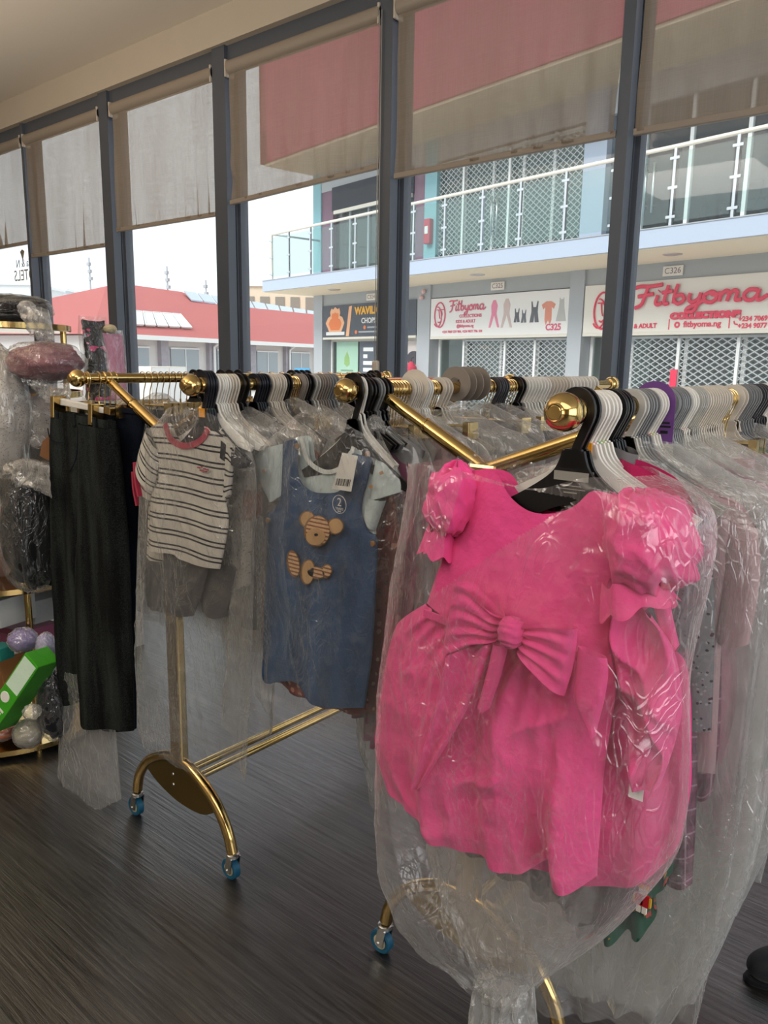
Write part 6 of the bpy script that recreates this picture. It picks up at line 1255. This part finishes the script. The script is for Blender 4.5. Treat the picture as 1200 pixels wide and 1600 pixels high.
def hallp(px, py, back):       # picture point -> hall-local (along, back, z) on the vertical plane that lies `back` metres behind the eaves
    n = bk; P0 = A0+bk*back; d = ray(px, py); t = np.dot(P0-EYE, n)/np.dot(d, n); P = EYE+d*t; q = P-A0; return (float(q.dot(ed)), back, float(P[2]))
r1, r2 = hallp(166, 447, 7.0), hallp(212, 446, 7.0); r3, r4 = hallp(297, 471, 4.6), hallp(491, 489, 4.6); r25 = hallp(284, 456, 6.2)
ext = LEN+16
r4 = (ext, 4.6, r4[2]); L0 = r1[0]-8.5
V = [(L0, -.5, 2.55), (ext, -.5, 2.55), r4, r3, r25, r2, r1, (L0, 14, 2.55), (ext, 10, 2.55)]
MB().add(V, [(0, 1, 2, 3, 4, 5, 6), (0, 6, 7), (7, 6, 5, 4, 3, 2, 8), (1, 8, 2), (0, 7, 8, 1)]).build('roof', M['tile'], hall, smooth=False)
MB().box(L0, ext, -.55, -.45, 2.40, 2.62).build('gutter', M['whitepaint'], hall, smooth=False); MB().box(L0+.5, ext, .3, .6, GR, 2.5).build('front_wall', M['hall'], hall, smooth=False); MB().box(L0+.5, L0+.8, .3, 13, GR, 2.5).build('end_wall', M['hall'], hall, smooth=False)
x = L0+1.2; i = 0
while x < ext-2:
    MB().box(x, x+.55, .05, .32, GR, 2.45).build('stone_pier', M['stone'], hall, smooth=False)
    f = MB().box(x+.9, x+3.1, .22, .30, .5, 2.05).build('window', M['hallwin'], hall, smooth=False); MB().box(x+.86, x+3.14, .18, .24, .44, .52).box(x+1.98, x+2.03, .18, .24, .5, 2.05).box(x+.86, x+3.14, .18, .24, 2.03, 2.10).build('window_frame', M['whitepaint'], f, smooth=False)
    if i % 2 == 0: MB().tube([(x+.28, -.45, 2.45), (x+.28, -.05, 2.2), (x+.28, -.05, GR)], .07, 10).build('downpipe', M['whitepaint'], hall)
    x += 3.8; i += 1
def on_roof(px, py):          # on the front slope
    def hp(i): return np.array(A0*[1, 1, 0]+ed*V[i][0]+bk*V[i][1]+np.array([0, 0, V[i][2]]))
    a, b, c = hp(0), hp(1), hp(3); n = np.cross(b-a, c-a); d = ray(px, py); t = np.dot(a-EYE, n)/np.dot(d, n); return EYE+d*t, n/np.linalg.norm(n)
def solar(label, quad, m):
    P = [on_roof(*q) for q in quad]; n = P[0][1]; n = n if n[2] > 0 else -n; c = sum(p[0] for p in P)/4; o = thing('solar_panel', label, 'solar panel', tuple(c), group='panels on the red roof')
    v = [tuple(p[0]+n*.08-c) for p in P]+[tuple(p[0]+n*.16-c) for p in P]
    MB().add(v, [(3, 2, 1, 0), (4, 5, 6, 7), (0, 1, 5, 4), (1, 2, 6, 5), (2, 3, 7, 6), (3, 0, 4, 7)]).build('panel', m, o, smooth=False)
    e = [(v[4+k], v[4+(k+1) % 4]) for k in range(4)]; mb = MB()
    for a, b in e: mb.tube([a, b], .04, 6)
    mb.build('frame', M['whitepaint'], o)
T0, T1, B0, B1 = (206, 490), (282, 495), (206, 511), (300, 516)
lp = lambda a, b, t: (a[0]+(b[0]-a[0])*t, a[1]+(b[1]-a[1])*t)
for k in range(5): solar('pale rooflight panel low on the red roof, %s of five from the corner end' % ORD[k], [lp(B0, B1, k/5+.018), lp(B0, B1, (k+1)/5-.018), lp(T0, T1, (k+1)/5-.018), lp(T0, T1, k/5+.018)], pbr('rooflight_%d' % k, '#d5d6d2', .4))
T0, T1, B0, B1 = (286, 456), (500, 489), (298, 470), (500, 497)
def strip_pt(q): return q
for k in range(10):
    P = [lp(B0, B1, k/10+.006), lp(B0, B1, (k+1)/10-.006), lp(T0, T1, (k+1)/10-.006), lp(T0, T1, k/10+.006)]
    v0 = [np.array(hallp(q[0], q[1], 4.55 if j < 2 else 5.6)) for j, q in enumerate(P)]; c = sum(v0)/4
    o = thing('solar_panel', 'blue grey solar panel along the ridge of the red roof, %s of ten' % ORD[k], 'solar panel', tuple(A0*[1, 1, 0]+ed*c[0]+bk*c[1]+np.array([0, 0, c[2]])), HR, 'panels along the roof ridge')
    vv = [tuple(p-c) for p in v0]; vv += [(a, b, z+.08) for a, b, z in vv]
    MB().add(vv, [(3, 2, 1, 0), (4, 5, 6, 7), (0, 1, 5, 4), (1, 2, 6, 5), (2, 3, 7, 6), (3, 0, 4, 7)]).build('panel', M['solar'], o, smooth=False)
def far_block(label, px0, px1, py_top, depth, m, h0=GR, name='distant_building', win=None):
    a = EYE+ray(px0, py_top)*depth; b = EYE+ray(px1, py_top)*depth; d = b-a; L = float(np.hypot(d[0], d[1])); o = thing(name, label, 'building', (a[0], a[1], 0), math.atan2(d[1], d[0]))
    MB().box(0, L, 0, 8, h0, a[2]).build('walls', m, o, smooth=False); MB().box(-.2, L+.2, -.2, 8.2, a[2], a[2]+.25).build('parapet', M['whitepaint'], o, smooth=False)
    if win:
        n, zz0, zz1, wm = win
        for k in range(n): MB().box(L*(k+.2)/n, L*(k+.8)/n, -.08, .1, a[2]-zz1, a[2]-zz0).build('window', wm, o, smooth=False)
    return o
far_block('pale glass office block beyond the yard at the window end', -40, 46, 444, 75, pbr('pale_concrete', '#d8d9d8', .8), win=(5, 1.0, 2.6, pbr('teal_window', '#7fa9ad', .3)))
far_block('low grey flat roofed block behind the red roof hall', 72, 103, 454, 85, pbr('far_grey', '#c9cfd2', .8), win=(3, .8, 2.2, pbr('far_window', '#a9b9c0', .3)))
far_block('cream block with slatted window beyond the balcony end', 378, 520, 447, 70, pbr('far_cream', '#dccdb4', .8), win=(6, .9, 2.6, pbr('far_slats', '#8a8478', .6)))
for px, y0, y1, lb in ((142, 404, 462, 'thin antenna mast with dishes beyond the red roof, closest to the corner'), (262, 417, 458, 'thin antenna mast rising behind the red roof ridge'), (322, 438, 462, 'short antenna mast near the solar panels')):
    a = EYE+ray(px, y1)*66; b = EYE+ray(px, y0)*66; am = thing('antenna_mast', lb, 'antenna', (a[0], a[1], 0)); top = b[2]
    MB().tube([(0, 0, GR), (0, 0, top)], .07, 6).build('mast', M['fgrey'], am)
    for k, dz in enumerate((.3, .9, 1.5)): MB().box(-.25+.1*k, .12+.1*k, -.1, .1, top-dz-.35, top-dz-.1).build('dish', M['fgrey'], am, smooth=False)
ac = thing('white_cabinet', 'cream cabinet standing against the red roof hall', 'cabinet', tuple(np.r_[(EYE+ray(250, 575)*27)[:2], 0]), HR); MB().box(-.9, .9, -.4, .4, GR, 1.25).build('casing', M['signcream'], ac, smooth=False); MB().box(-.85, -.02, -.42, -.4, 0, 1.2).box(.02, .85, -.42, -.4, 0, 1.2).build('door', M['whitepaint'], ac, smooth=False)
q = EYE+ray(472, 582)*26; bs = thing('banner', 'small blue banner on two posts beside the end of the shop row', 'banner', tuple(q), FA); MB().box(-.45, .45, 0, .02, -.14, .14).build('cloth_panel', pbr('banner_blue', '#3f9fdc', .6), bs, smooth=False); MB().box(-.3, .3, -.004, 0, -.02, .03).build('printed_line', M['whitepaint'], bs, smooth=False)
for x in (-.4, .4): MB().box(x-.02, x+.02, .02, .06, GR-q[2], .14).build('banner_post', M['fgrey'], bs, smooth=False)
# mirrored lettering stuck on the outside of the far pane
WLX = -6.03
wl = thing('window_lettering', 'gold and grey hotel lettering stuck on the far pane, seen in reverse', 'lettering', (WLX, WY+.108, 0)); gl_ = pbr('gilt_vinyl', '#c9b98e', .5); gy_ = pbr('grey_vinyl', '#a9aaab', .5)
for tx, px, py, sz, m_ in (('HOTELS', 42, 430, .115, gl_), ('Nda & N', 40, 411, .085, gy_)):
    p = at_y(px, py, WY+.108); t_ = text('lettering', tx, sz, m_, wl, (p[0]-WLX, 0, p[2]), ext=.0005); t_.scale = (-1, 1, 1)
p = at_y(35, 397, WY+.108); MB().plate([(p[0]-WLX-.035, p[2]+.02), (p[0]-WLX, p[2]+.035), (p[0]-WLX+.035, p[2]+.02), (p[0]-WLX, p[2]-.05)], -.0005, .0005).build('drop_emblem', gl_, wl, smooth=False)

for L in HANG.values():
    for o in L: del o['look']
